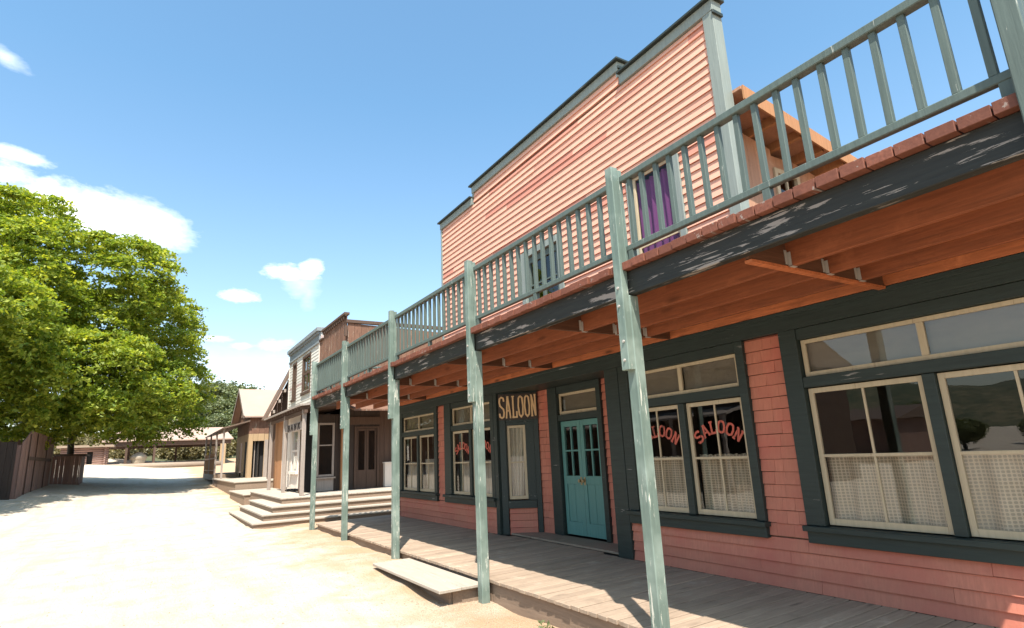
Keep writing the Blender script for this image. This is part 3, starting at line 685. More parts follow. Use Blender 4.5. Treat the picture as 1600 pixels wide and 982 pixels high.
# ---- balcony
BX, BZ0, BZ1 = 3.66, 3.28, 3.355
PY = [.79, 3.84, 6.87, 9.97, 13.05, 15.95]
fl = MB(); y = .80
while y < 16.02:
    w_ = .158+random.uniform(-.006, .006); j = random.uniform(-.003, .003)
    fl.box(3.585+random.uniform(-.014, .016), 5.77, y+random.uniform(.003, .007), y+w_-.005, BZ0+.002, BZ1+j); y += w_
put('balcony_floor', fl, MT['cedar_board'], sal, bevel=.0025)
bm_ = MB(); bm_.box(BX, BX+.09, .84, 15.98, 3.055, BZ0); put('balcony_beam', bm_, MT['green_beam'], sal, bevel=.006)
for x in (4.26, 4.78, 5.28):
    m = MB(); m.box(x-.024, x+.024, .84, 15.95, 3.035, BZ0); put('joist', m, MT['cedar'], sal, bevel=.003)
m = MB(); m.box(5.70, 5.77, .84, 15.98, 3.04, BZ0); put('ledger', m, MT['cedar_lit'], sal, bevel=.003)
for y in (2.62, 5.28, 7.95, 10.62, 13.3):
    segs = [3.752, 4.234, 4.286, 4.754, 4.806, 5.254, 5.306, 5.698]
    m = MB()
    for k in range(0, 8, 2): m.box(segs[k], segs[k+1], y-.04, y, 3.04, BZ0-.001)
    put('blocking', m, MT['cedar_shaded'], sal)
    for x in (4.26, 4.78, 5.28):
        m = MB(); m.box(x-.06, x-.0265, y-.0445, y-.041, 3.05, 3.17); m.box(x-.033, x-.0265, y-.075, y-.045, 3.04, 3.15); m.box(x-.033, x+.033, y-.08, y-.042, 3.028, 3.0335)
        put('joist_hanger', m, MT['iron'], sal)
m = MB(); m.box(3.76, 5.70, 2.568, 2.632, 3.012, 3.0335); put('cross_strip', m, MT['cedar_lit'], sal)

RX0, RX1 = 3.665, 3.725
for i, y in enumerate(PY):
    g0 = gz(3.7, y)
    m = MB(); m.box(3.64, 3.752, y-.058, y+.058, g0-.25, 3.05)
    p = put('porch_post', m, MT['green_post'], sal, bevel=.008)
    if i < 6:
        m = MB(); top = 4.33 if i not in (5,) else 4.30
        if i == 0: top = 4.9
        m.box(3.568, 3.648, y-.05, y+.05, 2.36, top)
        if i == 0: m.box(3.65, 3.74, y-.05, y+.05, 3.36, 4.9)
        else: m.box(3.65, 3.70, y-.05, y+.05, 3.36, top-.02)
        put('upper_post', m, MT['green_post'] if i else MT['green_rail'], p, bevel=.006)
        for z in (2.45, 2.62, 2.95, 3.12):
            m = MB(); m.tube([(3.568, y+.01*math.sin(z*9), z), (3.556, y+.01*math.sin(z*9), z)], [.014, .012], 8)
            put('bolt', m, MT['iron'], p)
def railing(F, u0, u1, sp=.172, feet=True):
    m = MB(); m.fbox(F, u0, u1, 4.175, 4.235, -.035, .045); m.fbox(F, u0, u1, 3.475, 3.53, -.022, .032)
    r = put('railing', m, MT['green_rail'], sal, bevel=.006)
    n = int(round((u1-u0)/sp)); d = (u1-u0)/n
    for k in range(n):
        u = u0+d*(k+.5)+random.uniform(-.006, .006); t = random.uniform(-.006, .006)
        b = MB(); b.hexa([F.p(u-.021, 3.531, -.018), F.p(u+.021, 3.531, -.018), F.p(u+.021, 3.531, .024), F.p(u-.021, 3.531, .024), F.p(u-.021+t, 4.174, -.018), F.p(u+.021+t, 4.174, -.018), F.p(u+.021+t, 4.174, .024), F.p(u-.021+t, 4.174, .024)])
        put('baluster', b, MT['green_rail'], r, bevel=.003)
    if feet:
        for u in (u0+.05, (u0+u1)/2, u1-.05):
            b = MB(); b.fbox(F, u-.03, u+.03, 3.362, 3.474, -.02, .03); put('foot', b, MT['green_rail'], r)
FB = Frame((3.70, 0, 0), (0, 1, 0), (-1, 0, 0))
for i in range(5): railing(FB, PY[i]+.05, PY[i+1]-.05)
for yy in (.80, 15.99):
    railing(Frame((3.72, yy, 0), (1, 0, 0), (0, -1, 0)), .03, 2.05)

# ---- wooden cut-letter sign over the entry
sg = MB(); sg.fbox(FS, .0, LS+.0, 2.30, 2.80, .06, .075); sg.fbox(FS, .2, .26, 2.35, 2.75, .042, .0595); sg.fbox(FS, .5, .56, 2.35, 2.75, .042, .0595)
sgo = put('saloon_sign', sg, MT['sign_board'], None, bevel=.003); tag(sgo, 'SALOON sign of tall cut wooden letters above the narrow side window', 'sign')
FSL = Frame(FS.p(0, 0, .0755), FS.u, FS.n)
letters(sgo, 'letter', MT['sign_letter'], FSL, 'SALOON', lambda t: (.01+t*(LS-.02), 2.55+.02*(t-.5), random.uniform(-.03, .03)), 100e-3, .40, .031, 0, .02, flip=False)

# ---- curtains: each a thing hanging in its window
def curtain(name, label, F, u0, u1, v0, v1, w, mat, waves=6, amp=.02, tie=None, group=None, gap=0):
    nu, nv = 60, 14; m = MB(); ph = random.uniform(0, 6)
    for j in range(nv+1):
        tv = j/nv; v = v0+(v1-v0)*tv
        for i in range(nu+1):
            tu = i/nu; u = u0+(u1-u0)*tu
            if tie:
                c, k = tie; f = 1-k*(1-tv)**1.3; u = c+(u-c)*f
            a = amp*math.sin(waves*2*math.pi*tu+ph+.5*math.sin(3*tv))*(1-.3*tv) + amp*.4*math.sin(waves*4.7*tu+2*tv+ph)
            sag = -.012*abs(math.sin(waves*math.pi*tu)) if j == nv else 0
            m.v.append(tuple(F.p(u, v+sag, w+a)))
    for j in range(nv):
        for i in range(nu):
            a = j*(nu+1)+i; m.f.append((a, a+1, a+nu+2, a+nu+1))
    o = put(name, m, MT[mat], None, smooth=True); tag(o, label, 'curtain', 'curtains in the saloon windows'); return o
W_ = -.13
curtain('lace_curtain', 'flat lace half curtain in the left sash of the large unlettered near window', FW, 2.46, 3.54, .86, 1.53, W_, 'lace', 5, .028)
curtain('lace_curtain', 'flat lace half curtain at the photo\'s right edge, right sash of the large near window', FW, 1.28, 2.36, .86, 1.52, W_, 'lace', 5, .028)
curtain('lace_curtain', 'pleated lace half curtain under the fully visible SALOON letters right of the door', FW, 4.35, 5.20, .86, 1.56, W_, 'lace', 9, .034)
curtain('lace_curtain', 'lace half curtain partly hidden by the nearest post, beside the lettered sash', FW, 5.30, 6.15, .86, 1.55, W_, 'lace', 7, .03)
curtain('cotton_curtain', 'cream half curtain behind the second post, under SALOON letters left of the entry', FW, 10.24, 11.05, .86, 1.56, W_, 'sheer', 8, .022)
curtain('cotton_curtain', 'cream half curtain leaving a dark gap, in the lettered sash left of the second post', FW, 11.18, 11.80, .88, 1.56, W_, 'sheer', 7, .025)
curtain('cotton_curtain', 'cream half curtain pulled aside at the bottom, right sash of the far plain window', FW, 12.98, 13.90, .86, 1.62, W_, 'sheer', 7, .025, tie=(13.55, .55))
curtain('cotton_curtain', 'straight cream half curtain in the left sash of the far plain window', FW, 14.05, 15.0, .86, 1.56, W_, 'sheer', 8, .02)
curtain('long_curtain', 'full length cream curtain drawn aside in the narrow window under the SALOON sign', FS, .155, .485, .84, 2.2, -.07, 'sheer', 4, .02, tie=(.25, .4))
curtain('purple_curtain', 'purple curtain in the upstairs window behind the balcony railing', FU, 4.95, 5.72, 3.62, 5.5, -.09, 'purple', 6, .03)

# ------------------------------------------------------------------ boardwalk of the saloon and its step
bw = MB(); y = .45
while y < 15.75:
    w_ = .142+random.uniform(-.008, .008); j = random.uniform(-.003, .003)
    x1 = 5.78
    if 7.0 < y < 9.7: x1 = 5.88
    xa, xb = 3.762+random.uniform(-.008, .008), 3.762+random.uniform(-.008, .008); ya, yb = y+.008, y+w_-.006
    bw.hexa([(xa, ya, .125), (x1, ya, .15), (x1, yb, .15), (xb, yb, .125), (xa, ya, .165+j), (x1, ya, .19+j), (x1, yb, .19+j), (xb, yb, .165+j)]); y += w_
bwo = put('boardwalk', bw, MT['deck'], None, bevel=.004); tag(bwo, 'grey plank boardwalk in front of the saloon, shaded by the balcony', 'boardwalk')
m = MB(); yy = .46
while yy < 15.7:
    ye = min(15.8, yy+random.uniform(2.6, 3.6)); m.box(3.80, 3.84, yy+.004, ye-.004, -.3, .122); yy = ye
put('fascia', m, MT['deck_edge'], bwo, bevel=.004)
m = MB()
for x in (4.0, 4.8, 5.6): m.box(x, x+.06, .5, 15.7, -.1, .12)
m.box(3.86, 5.75, 15.72, 15.76, -.1, .122); put('sleeper', m, MT['deck_edge'], bwo)
stp = thing('wooden_step', 'low plank step on the dirt at the boardwalk edge, left of the second post', 'step', (3.36, 8.2, 0))
m = MB(); m.box(3.13, 3.43, 6.95, 9.45, .065, .105); m.box(3.436, 3.74, 6.96, 9.46, .065, .104); put('tread', m, MT['step_y'], stp, bevel=.006)
m = MB(); m.box(3.30, 3.34, 7.05, 9.35, -.22, .064)
for yy in (7.02, 8.2, 9.34): m.box(3.345, 3.73, yy, yy+.05, -.22, .064)
put('support', m, MT['deck_edge'], stp)

wd = leaf_mesh('weed', np.array([[3.36, 5.05, .03], [3.42, 5.1, .05]]), np.array([[-.6, -.6, .5], [-.3, .6, .7]]), 26, .09, .03, .05, seed=4, flat=.3)
o = link('weed', wd, MT['leaf_dark']); tag(o, 'tiny green weed in the dirt at the boardwalk edge', 'weed')

# ------------------------------------------------------------------ bank corner: stairs, platform, brown store, bank
sts = thing('wooden_stairs', 'three wide sunlit plank steps wrapping the corner of the bank platform', 'stairs', (3.2, 19, 0))
PZ = .65
lev = [(2.52, 17.64, .14), (2.82, 18.0, .31), (3.12, 18.36, .48), (3.52, 19.23, PZ)]
for k in range(3):
    x, y, z = lev[k]; xn, yn, zn = lev[k+1]
    m = MB()
    nb = max(2, int(round((yn-y+.05)/.2))); wb = (yn-y+.05)/nb
    for q in range(nb): m.box(x+.002*q, 9.2, y+q*wb+.002, y+q*wb+wb-.003, z-.045, z-.001*q)
    nb = 2; wb = (xn-x+.05)/nb
    for q in range(nb): m.box(x+q*wb+.003, x+q*wb+wb-.002, yn+.055, 23.1-.1*k, z-.044, z+.0012+q*.001)
    put('tread', m, MT['step'], sts, bevel=.005)
    m = MB(); m.box(x+.04, 9.2, y+.04, y+.07, -.05 if k == 0 else lev[k-1][2]-.02, z-.046); m.box(x+.04, x+.07, y+.071, 23.0-.1*k, -.05 if k == 0 else lev[k-1][2]-.02, z-.046)
    put('riser', m, MT['deck_edge'], sts)
plt = thing('plank_platform', 'raised plank platform under the bank porch, behind the wide steps', 'platform', (4.5, 23, 0))
m = MB(); x = 3.52
while x < 9.2:
    m.box(x, x+.19, 19.23, 25.6, PZ-.04, PZ+random.uniform(-.003, .003)); x += .195
put('floor_board', m, MT['step_y'], plt, bevel=.004)
m = MB(); m.box(3.55, 9.2, 19.26, 19.30, -.1, PZ-.041); m.box(3.55, 3.59, 19.301, 25.6, -.1, PZ-.041); put('fascia', m, MT['deck_edge'], plt)
pl2 = thing('low_platform', 'low plank landing beyond the bank steps, nearer the far houses', 'platform', (4.2, 29, 0))
m = MB(); m.box(3.3, 6, 25.62, 30.5, .50, .55); put('floor_board', m, MT['step_y'], pl2, bevel=.01)
m = MB(); m.box(3.34, 5.9, 25.66, 30.4, 0, .499); put('fascia', m, MT['deck_edge'], pl2)
pl3 = thing('long_platform', 'long sunlit plank walk in front of the pink roofed house', 'platform', (4.5, 37, 0))
m = MB(); m.box(3.5, 7, 30.52, 41.5, .86, .92); put('floor_board', m, MT['step_y'], pl3, bevel=.01)
m = MB(); m.box(3.56, 6.9, 30.56, 41.4, .2, .859); put('fascia', m, MT['deck_edge'], pl3)

# brown store: false front above, wall facing the saloon below
br = thing('brown_store', 'brown weathered plank store with tall false front between saloon and bank', 'building', (6, 23, PZ))
FBR = Frame((6.0, 0, 0), (0, 1, 0), (-1, 0, 0)); FBS = Frame((0, 21.4, 0), (1, 0, 0), (0, -1, 0))
def planks(mb, F, u0, u1, v0, v1f, w=.2, t=.03, jit=.012):
    u = u0
    while u < u1-.01:
        ue = min(u1, u+w*random.uniform(.75, 1.25)); f = random.uniform(0, jit)
        va, vb = (v1f(u), v1f(ue)) if callable(v1f) else (v1f, v1f)
        mb.hexa([F.p(u+.004, v0, -t), F.p(ue-.004, v0, -t), F.p(ue-.004, v0, f), F.p(u+.004, v0, f), F.p(u+.004, va, -t), F.p(ue-.004, vb, -t), F.p(ue-.004, vb, f), F.p(u+.004, va, f)]); u = ue
m = MB(); planks(m, FBR, 21.45, 24.9, 3.6, 7.05, .22); planks(m, FBR, 24.9, 25.55, 3.6, 6.75, .22); put('false_front', m, MT['brown'], br)
m = MB(); m.fbox(FBR, 21.4, 24.92, 7.052, 7.14, -.1, .1); m.fbox(FBR, 21.4, 24.92, 7.0, 7.05, .02, .06); m.fbox(FBR, 24.94, 25.56, 6.752, 6.82, -.08, .06)
for k in range(13): m.fbox(FBR, 21.55+k*.26, 21.63+k*.26, 6.9, 6.999, .02, .08)
put('cornice', m, MT['brown_dark'], br)
m = MB(); planks(m, FBS, 6.03, 10., 3.5, lambda u: 6.72-.03*(u-6), .24); put('upper_side_wall', m, MT['brown'], br)
m = MB(); m.fbox(FBS, 5.98, 10, 6.73, 6.85, -.1, .06); m.fbox(FBS, 5.9, 6.0, 6.2, 6.6, .0, .1); put('parapet_cap', m, MT['brown_dark'], br)
m = MB(); planks(m, FBS, 4.97, 5.03, PZ, 3.3, .14); planks(m, FBS, 5.66, 5.98, PZ, 3.3, .12); planks(m, FBS, 5.02, 5.66, PZ, 1.15, .14); planks(m, FBS, 5.02, 5.66, 3.0, 3.3, .14)
planks(m, FBS, 6.0, 6.35, PZ, 3.6, .15); planks(m, FBS, 6.35, 7.3, 2.85, 3.6, .2); put('lower_wall', m, MT['plank_shaded'], br); m = MB(); planks(m, FBS, 7.3, 9.5, PZ, 3.6, .2)
put('grey_wall', m, MT['brown_dark'], br)
m = MB(); m.fbox(FBS, 5.05, 5.63, PZ+.02, 1.08, .014, .05); m.fbox(FBS, 5.0, 5.68, 1.08, 1.13, .014, .12); put('window_panel', m, MT['grey_wood'], br)
m = MB(); m.fbox(FBS, 6.05, 7.3, 2.92, 3.2, .014, .05); put('header_board', m, MT['brown_dark'], br)
m = MB(); m.fbox(FBS, 7.45, 7.95, PZ+.02, 1.5, .014, .22); m.fbox(FBS, 7.42, 7.98, 1.5, 1.54, .014, .26); put('wall_box', m, MT['white'], br)
m = MB(); m.fbox(FBS, 5.04, 5.11, 1.15, 3.0, -.02, .03); m.fbox(FBS, 5.57, 5.64, 1.15, 3.0, -.02, .03); m.fbox(FBS, 5.11, 5.57, 1.15, 1.22, -.02, .04); m.fbox(FBS, 5.11, 5.57, 2.93, 3.0, -.02, .03); m.fbox(FBS, 5.11, 5.57, 2.2, 2.24, -.02, .02)
w = put('window', m, MT['grey_wood'], br); pane(w, FBS, 5.1, 5.58, 1.2, 2.95, w=0)
m = MB(); m.fbox(FBS, 5.86, 6.0, PZ, 3.3, .02, .14); put('corner_post', m, MT['orange_wood'], br)
m = MB(); m.fbox(FBS, 6.36, 6.44, PZ, 2.85, -.02, .04); m.fbox(FBS, 7.21, 7.29, PZ, 2.85, -.02, .04); m.fbox(FBS, 6.44, 7.21, 2.78, 2.85, -.02, .04)
d = put('door_frame', m, MT['brown_dark'], br)
m = MB(); m.fbox(FBS, 6.45, 6.82, PZ+.01, 1.3, -.05, -.02); m.fbox(FBS, 6.83, 7.2, PZ+.01, 1.3, -.05, -.02)
for a_, b_ in ((6.45, 6.82), (6.83, 7.2)):
    m.fbox(FBS, a_, a_+.07, 1.301, 2.77, -.05, -.02); m.fbox(FBS, b_-.07, b_, 1.301, 2.77, -.05, -.02); m.fbox(FBS, a_+.07, b_-.07, 2.7, 2.77, -.05, -.021)
d = put('door', m, MT['brown_dark'], br); pane(d, FBS, 6.5, 7.15, 1.3, 2.72, w=-.03)
m = MB(); m.fbox(FBS, 4.75, 9.5, PZ, 3.3, -1.2, -1.1); m.fbox(FBS, 6.1, 10, 3.302, 3.34, -3, -.04); m.box(6.04, 10, 25.3, 25.4, PZ, 6.5); m.box(9.9, 10, 21.5, 25.3, PZ, 6.5); m.box(6.05, 10, 21.44, 25.4, 6.4, 6.48)
put('interior', m, MT['dark_room'], br)
m = MB(); m.hexa([(5.85, 19.75, 3.30), (9.6, 19.75, 3.30), (9.6, 21.38, 3.62), (5.85, 21.38, 3.62), (5.85, 19.75, 3.36), (9.6, 19.75, 3.36), (9.6, 21.38, 3.68), (5.85, 21.38, 3.68)])
put('porch_roof', m, MT['brown'], br)

# bank
bn = thing('bank_building', 'two-storey white clapboard bank with grey cornice and covered porch', 'building', (5.5, 26, PZ))
FBK = Frame((6.0, 0, 0), (0, 1, 0), (-1, 0, 0))
BW = [(27.05, 28.75, 4.85, 6.58), (30.05, 31.0, 4.75, 6.58)]
m = MB(); v = 3.55
while v < 6.72:
    cuts = [25.6]
    for (a, b, z0, z1) in BW:
        if v+.075 > z0 and v+.075 < z1: cuts += [a, b]
    cuts.append(31.85)
    for k in range(0, len(cuts), 2): m.clap(FBK, cuts[k], cuts[k+1], v, min(v+.154, 6.74), .018)
    v += .15
put('upper_wall', m, MT['white_siding'], bn)
m = MB(); m.fbox(FBK, 25.55, 31.9, 6.742, 7.22, -.1, .03); m.fbox(FBK, 25.5, 31.95, 6.70, 6.80, .031, .07); m.fbox(FBK, 25.45, 32.0, 7.222, 7.40, -.4, .16); m.fbox(FBK, 25.52, 31.93, 7.12, 7.221, .031, .10)
put('cornice', m, MT['grey_blue'], bn, bevel=.01)
m = MB(); m.fbox(FBK, 25.5, 25.6, 3.55, 6.74, -.1, .03); m.fbox(FBK, 31.85, 31.95, 3.55, 6.74, -.1, .03); put('corner_board', m, MT['white'], bn)
m = MB(); m.box(6.03, 10, 25.52, 25.58, .6, 7.2); m.box(6.03, 10, 31.9, 31.95, .6, 7.2); m.box(10, 10.1, 25.6, 31.9, .6, 7.2); m.box(6.1, 10, 25.6, 31.9, 7.0, 7.1); put('shell', m, MT['white_siding'], bn)
for (a, b, z0, z1) in BW:
    m = MB(); m.fbox(FBK, a, a+.13, z0, z1, -.05, .035); m.fbox(FBK, b-.13, b, z0, z1, -.05, .035); m.fbox(FBK, a+.13, b-.13, z1-.12, z1, -.05, .034); m.fbox(FBK, a-.05, b+.05, z0-.12, z0, -.03, .08)
    uc = (a+b)/2; vc = (z0+z1)/2; m.fbox(FBK, a+.13, b-.13, vc-.05, vc+.05, -.05, .0); m.fbox(FBK, uc-.03, uc+.03, z0, z1-.12, -.05, -.005)
    w = put('upper_window', m, MT['brown_dark'], bn); pane(w, FBK, a+.1, b-.1, z0, z1-.1, w=-.03)
    pane(w, FBK, a+.1, b-.1, z0, z1-.1, w=-.08, mat='dusty', name='blind')
FBL = Frame((4.47, 0, 0), (0, 1, 0), (-1, 0, 0))
m = MB(); planks(m, FBL, 21.35, 21.62, .80, 3.35, .3); planks(m, FBL, 22.72, 23.55, .80, 3.35, .3); planks(m, FBL, 21.62, 22.72, .80, 1.38, .3); planks(m, FBL, 21.62, 22.72, 2.84, 3.35, .3)
put('lower_wall', m, MT['white'], bn)
m = MB(); m.fbox(FBL, 21.62, 21.70, 1.38, 2.84, -.04, .03); m.fbox(FBL, 22.64, 22.72, 1.38, 2.84, -.04, .03); m.fbox(FBL, 21.70, 22.64, 2.76, 2.84, -.04, .03); m.fbox(FBL, 21.55, 22.80, 1.28, 1.378, .006, .1); m.fbox(FBL, 21.7, 22.64, 2.05, 2.1, -.04, .0)
w = put('lower_window', m, MT['white'], bn); pane(w, FBL, 21.68, 22.66, 1.38, 2.8, w=-.02)
m = MB(); m.quad(FBL.p(21.66, 1.4, -.08), FBL.p(21.95, 1.4, -.10), FBL.p(22.05, 2.78, -.08), FBL.p(21.66, 2.78, -.08)); put('drape', m, MT['red_barn'], w)
m = MB(); planks(m, FBL, 23.55, 23.95, .70, 3.35, .2); put('grey_panel', m, MT['grey_wood'], bn)
m = MB(); planks(m, FBL, 23.95, 24.6, .70, 3.3, .3); put('white_panel', m, MT['white'], bn)
m = MB(); planks(m, FBL, 24.6, 26.2, .70, 3.4, .4); put('plank_door', m, MT['orange_wood'], bn)
FBZ = Frame((0, 21.33, 0), (1, 0, 0), (0, -1, 0))
m = MB(); m.fbox(FBZ, 4.45, 4.52, .66, 3.35, -.05, .02); m.fbox(FBZ, 4.93, 4.98, .66, 3.35, -.05, .02); put('door_jamb', m, MT['brown_dark'], bn)
m = MB(); m.box(4.52, 4.97, 21.6, 21.65, .66, 3.35); put('dark_doorway', m, MT['black'], bn); m = MB(); m.box(5.9, 5.98, 23, 26.1, .66, 3.5); put('back_wall', m, MT['black'], bn)
prf = MB(); prf.hexa([(4.02, 19.5, 3.44), (6.0, 19.5, 3.66), (6.0, 26.4, 3.66), (4.02, 26.4, 3.44), (4.02, 19.5, 3.50), (6.0, 19.5, 3.72), (6.0, 26.4, 3.72), (4.02, 26.4, 3.50)])
pr = put('porch_roof', prf, MT['grey_wood'], bn)
for k in range(16):
    m = MB(); m.hexa([(4.06, 19.6+k*.43, 3.33), (6.0, 19.6+k*.43, 3.55), (6.0, 19.66+k*.43, 3.55), (4.06, 19.66+k*.43, 3.33), (4.06, 19.6+k*.43, 3.438), (6.0, 19.6+k*.43, 3.658), (6.0, 19.66+k*.43, 3.658), (4.06, 19.66+k*.43, 3.438)])
    put('rafter', m, MT['brown_dark'], pr)
for k, (y, mt) in enumerate(((19.75, 'grey_wood'), (22.76, 'grey_wood'), (25.7, 'grey_wood'))):
    m = MB(); m.box(4.16, 4.28, y-.06, y+.06, PZ if y < 25.6 else .55, 3.33+.02); put('porch_post', m, MT[mt], bn, bevel=.01)
m = MB(); m.box(4.17, 4.27, 19.5, 26.3, 3.22, 3.325); put('porch_beam', m, MT['brown_dark'], bn)
FSG = Frame((4.20, 0, 0), (0, 1, 0), (-1, 0, 0))
m = MB(); m.fbox(FSG, 19.85, 22.66, 2.72, 2.98, -.03, .0); bs = put('bank_sign', m, MT['grey_wood'], None, bevel=.005); tag(bs, 'narrow board sign reading BANK hung between the porch posts', 'sign')
letters(bs, 'letter', MT['sign_board'], Frame((4.199, 0, 0), (0, 1, 0), (-1, 0, 0)), 'BANK', lambda t: (22.35-t*2.2, 2.85, 0), .36, .17, .06, 0, .012)

# gable-ended brown house beyond the bank (steep roof with exposed rafters)
gh = thing('rafter_house', 'dark house with steep roof edge and exposed rafters, just beyond the bank', 'building', (7, 35, 1))
m = MB()
e0, e1 = Vector((5.0, 32.1, 3.85)), Vector((6.5, 32.1, 7.1))
dv = Vector((0, 1.0, 0)); up = Vector((-.09, 0, .05))
m.hexa([e0, e1, e1+dv, e0+dv, e0+up, e1+up, e1+up+dv, e0+up+dv]); e2 = Vector((11.85, 32.1, 6.0)); up2 = Vector((.09, 0, .05))
m.hexa([e1+Vector((.001, 0, 0)), e2, e2+dv, e1+dv+Vector((.001, 0, 0)), e1+up2, e2+up2, e2+up2+dv, e1+up2+dv]); rfg = put('roof', m, MT['roof_brown'], gh)
for k in range(1, 6):
    m = MB(); p_ = e0.lerp(e1, k/6); m.box(p_.x+.05, p_.x+.15, 32.12, 32.7, p_.z-.2, p_.z-.04)
    put('lookout', m, MT['grey_wood'], rfg)
m = MB(); FGH = Frame((0, 32.75, 0), (1, 0, 0), (0, -1, 0)); planks(m, FGH, 5.3, 11.5, .9, lambda u: (3.85+(u-5.0)*2.167 if u < 6.5 else 7.1-(u-6.5)*.2056)-.25, .25); put('wall', m, MT['brown_dark'], gh); m = MB(); planks(m, Frame((5.3, 0, 0), (0, 1, 0), (-1, 0, 0)), 32.8, 33.05, .9, 4.1, .3); put('side_wall', m, MT['brown_dark'], gh); m = MB(); m.box(5.4, 11.4, 33.05, 33.09, .9, 4.1)
put('back_wall', m, MT['brown_dark'], gh)

# pink roofed gable house
ph = thing('gable_house', 'brown house with pale pink gable roof, dark doorway and porch', 'building', (5, 38, .9))
YA, YB, ZE, ZR = 37.6, 43.0, 4.45, 6.25
XA, XB = 4.95, 9.5
yr = (YA+YB)/2
m = MB()
o_ = .22
def slope(ya, yb):
    return [(XA-.35, ya, ZE-.1), (XB, ya, ZE-.1), (XB, yr, ZR), (XA-.35, yr, ZR), (XA-.35, ya, ZE-.02), (XB, ya, ZE-.02), (XB, yr, ZR+.08), (XA-.35, yr, ZR+.08)]
m.hexa(slope(YA-.3, 0)); m.hexa([(x, 2*yr-y if abs(y-yr) > .01 else y+.001, z) for x, y, z in slope(YA-.3, 0)])
prf = put('roof', m, MT['pink_roof'], ph)
m = MB(); m.beam((XA-.37, YA-.32, ZE-.08), (XA-.37, yr, ZR+.03), .05, .2); m.beam((XA-.37, YB+.32, ZE-.08), (XA-.37, yr+.01, ZR+.03), .05, .2); put('barge_board', m, MT['grey_wood'], prf)
FP = Frame((0, YA, 0), (1, 0, 0), (0, -1, 0)); FPX = Frame((XA, 0, 0), (0, 1, 0), (-1, 0, 0))
m = MB(); planks(m, FP, XA, XB, 3.42, ZE-.05, .3); planks(m, FPX, YA+.03, YB, 3.42, lambda u: ZE+(ZR-ZE)*(1-abs(u-yr)/(YB-yr))-.12, .3); put('upper_wall', m, MT['brown'], ph)
m = MB(); planks(m, FP, XA+.001, 5.18, .9, 3.418, .3); planks(m, FP, 5.80, 6.25, .9, 3.418, .3); planks(m, FP, 5.18, 5.80, 3.0, 3.418, .3); planks(m, FP, 6.25, XB, .9, 3.418, .3)
put('lower_wall', m, MT['tan'], ph)
m = MB(); planks(m, FPX, YA+.03, 38.2, .9, 3.418, .3); planks(m, FPX, 39.3, 40.2, .9, 3.418, .3); planks(m, FPX, 41.3, YB, .9, 3.418, .3); planks(m, FPX, 38.2, 39.3, 3.0, 3.418, .3); planks(m, FPX, 40.2, 41.3, 3.0, 3.418, .3); put('front_wall', m, MT['tan'], ph)
m = MB(); m.box(XA+.5, XA+.55, YA+.1, YB, .9, 3.4); put('dark_doorway', m, MT['black'], ph); m = MB(); m.box(5.0, 6.0, YA+.4, YA+.45, .9, 3.4); put('dark_doorway', m, MT['black'], ph)
m = MB(); planks(m, Frame((0, YA-.02, 0), (1, 0, 0), (0, -1, 0)), 5.82, 6.2, .93, 3.05, .2); put('open_door', m, MT['grey_wood'], ph)
m = MB(); m.fbox(FP, 5.3, 5.36, .9, 3.0, -.3, -.25); m.fbox(FP, 5.52, 5.56, .9, 3.0, -.3, -.25); put('door_slat', m, MT['grey_wood'], ph)
m = MB(); m.fbox(FPX, 39.3, 41.3, 4.6, 5.55, .004, .04); put('gable_panel', m, MT['pink_roof'], ph)
m = MB(); m.hexa([(3.55, YA-.25, 3.72), (XA, YA-.25, 4.12), (XA, 50, 4.12), (3.55, 50, 3.72), (3.55, YA-.25, 3.8), (XA, YA-.25, 4.2), (XA, 50, 4.2), (3.55, 50, 3.8)]); pro = put('porch_roof', m, MT['roof_brown'], ph)
for y in (37.9, 42, 46, 49.8):
    m = MB(); m.box(3.6, 3.7, y-.05, y+.05, gz(3.6, y)-.1, 3.73); put('porch_post', m, MT['grey_wood'], ph)
m = MB(); m.box(3.62, 3.68, 42.05, 49.75, 2.1, 2.2); m.box(3.62, 3.68, 42.05, 49.75, 1.35, 1.43)
prl = put('porch_railing', m, MT['orange_wood'], ph)
for k in range(16):
    m = MB(); y = 42.3+k*.48; m.box(3.63, 3.67, y, y+.1, 1.0, 2.45); put('baluster', m, MT['orange_wood'], prl)
m = MB(); m.box(3.6, 6, 41.6, 50, .8, 1.15); put('porch_floor', m, MT['deck_edge'], ph)
m = MB(); planks(m, Frame((6.0, 0, 0), (0, 1, 0), (-1, 0, 0)), YB+.1, 50, 1.15, 3.9, .4); put('rear_wall', m, MT['brown_dark'], ph)

# far open pavilion
pv = thing('open_pavilion', 'open-sided pavilion with pale pink roof at the far end of the street', 'pavilion', (1, 77, 2))
YP = 75
z_e, z_r = 4.55, 6.1
m = MB(); m.hexa([(-4.2, YP-.4, z_e), (8.2, YP-.4, z_e), (7.6, YP+5, z_r), (-3.8, YP+5, z_r), (-4.2, YP-.4, z_e+.12), (8.2, YP-.4, z_e+.12), (7.6, YP+5, z_r+.12), (-3.8, YP+5, z_r+.12)])
m.hexa([(-4.2, YP+10, z_e), (8.2, YP+10, z_e), (7.6, YP+5.01, z_r), (-3.8, YP+5.01, z_r), (-4.2, YP+10, z_e+.12), (8.2, YP+10, z_e+.12), (7.6, YP+5.01, z_r+.12), (-3.8, YP+5.01, z_r+.12)])
put('roof', m, MT['pink_roof'], pv)
m = MB(); m.box(-4.0, 8, YP-.2, YP+.05, 4.1, 4.54); m.box(-4.0, 8, YP+9.5, YP+9.8, 4.1, 4.54); put('eave_beam', m, MT['brown_dark'], pv)
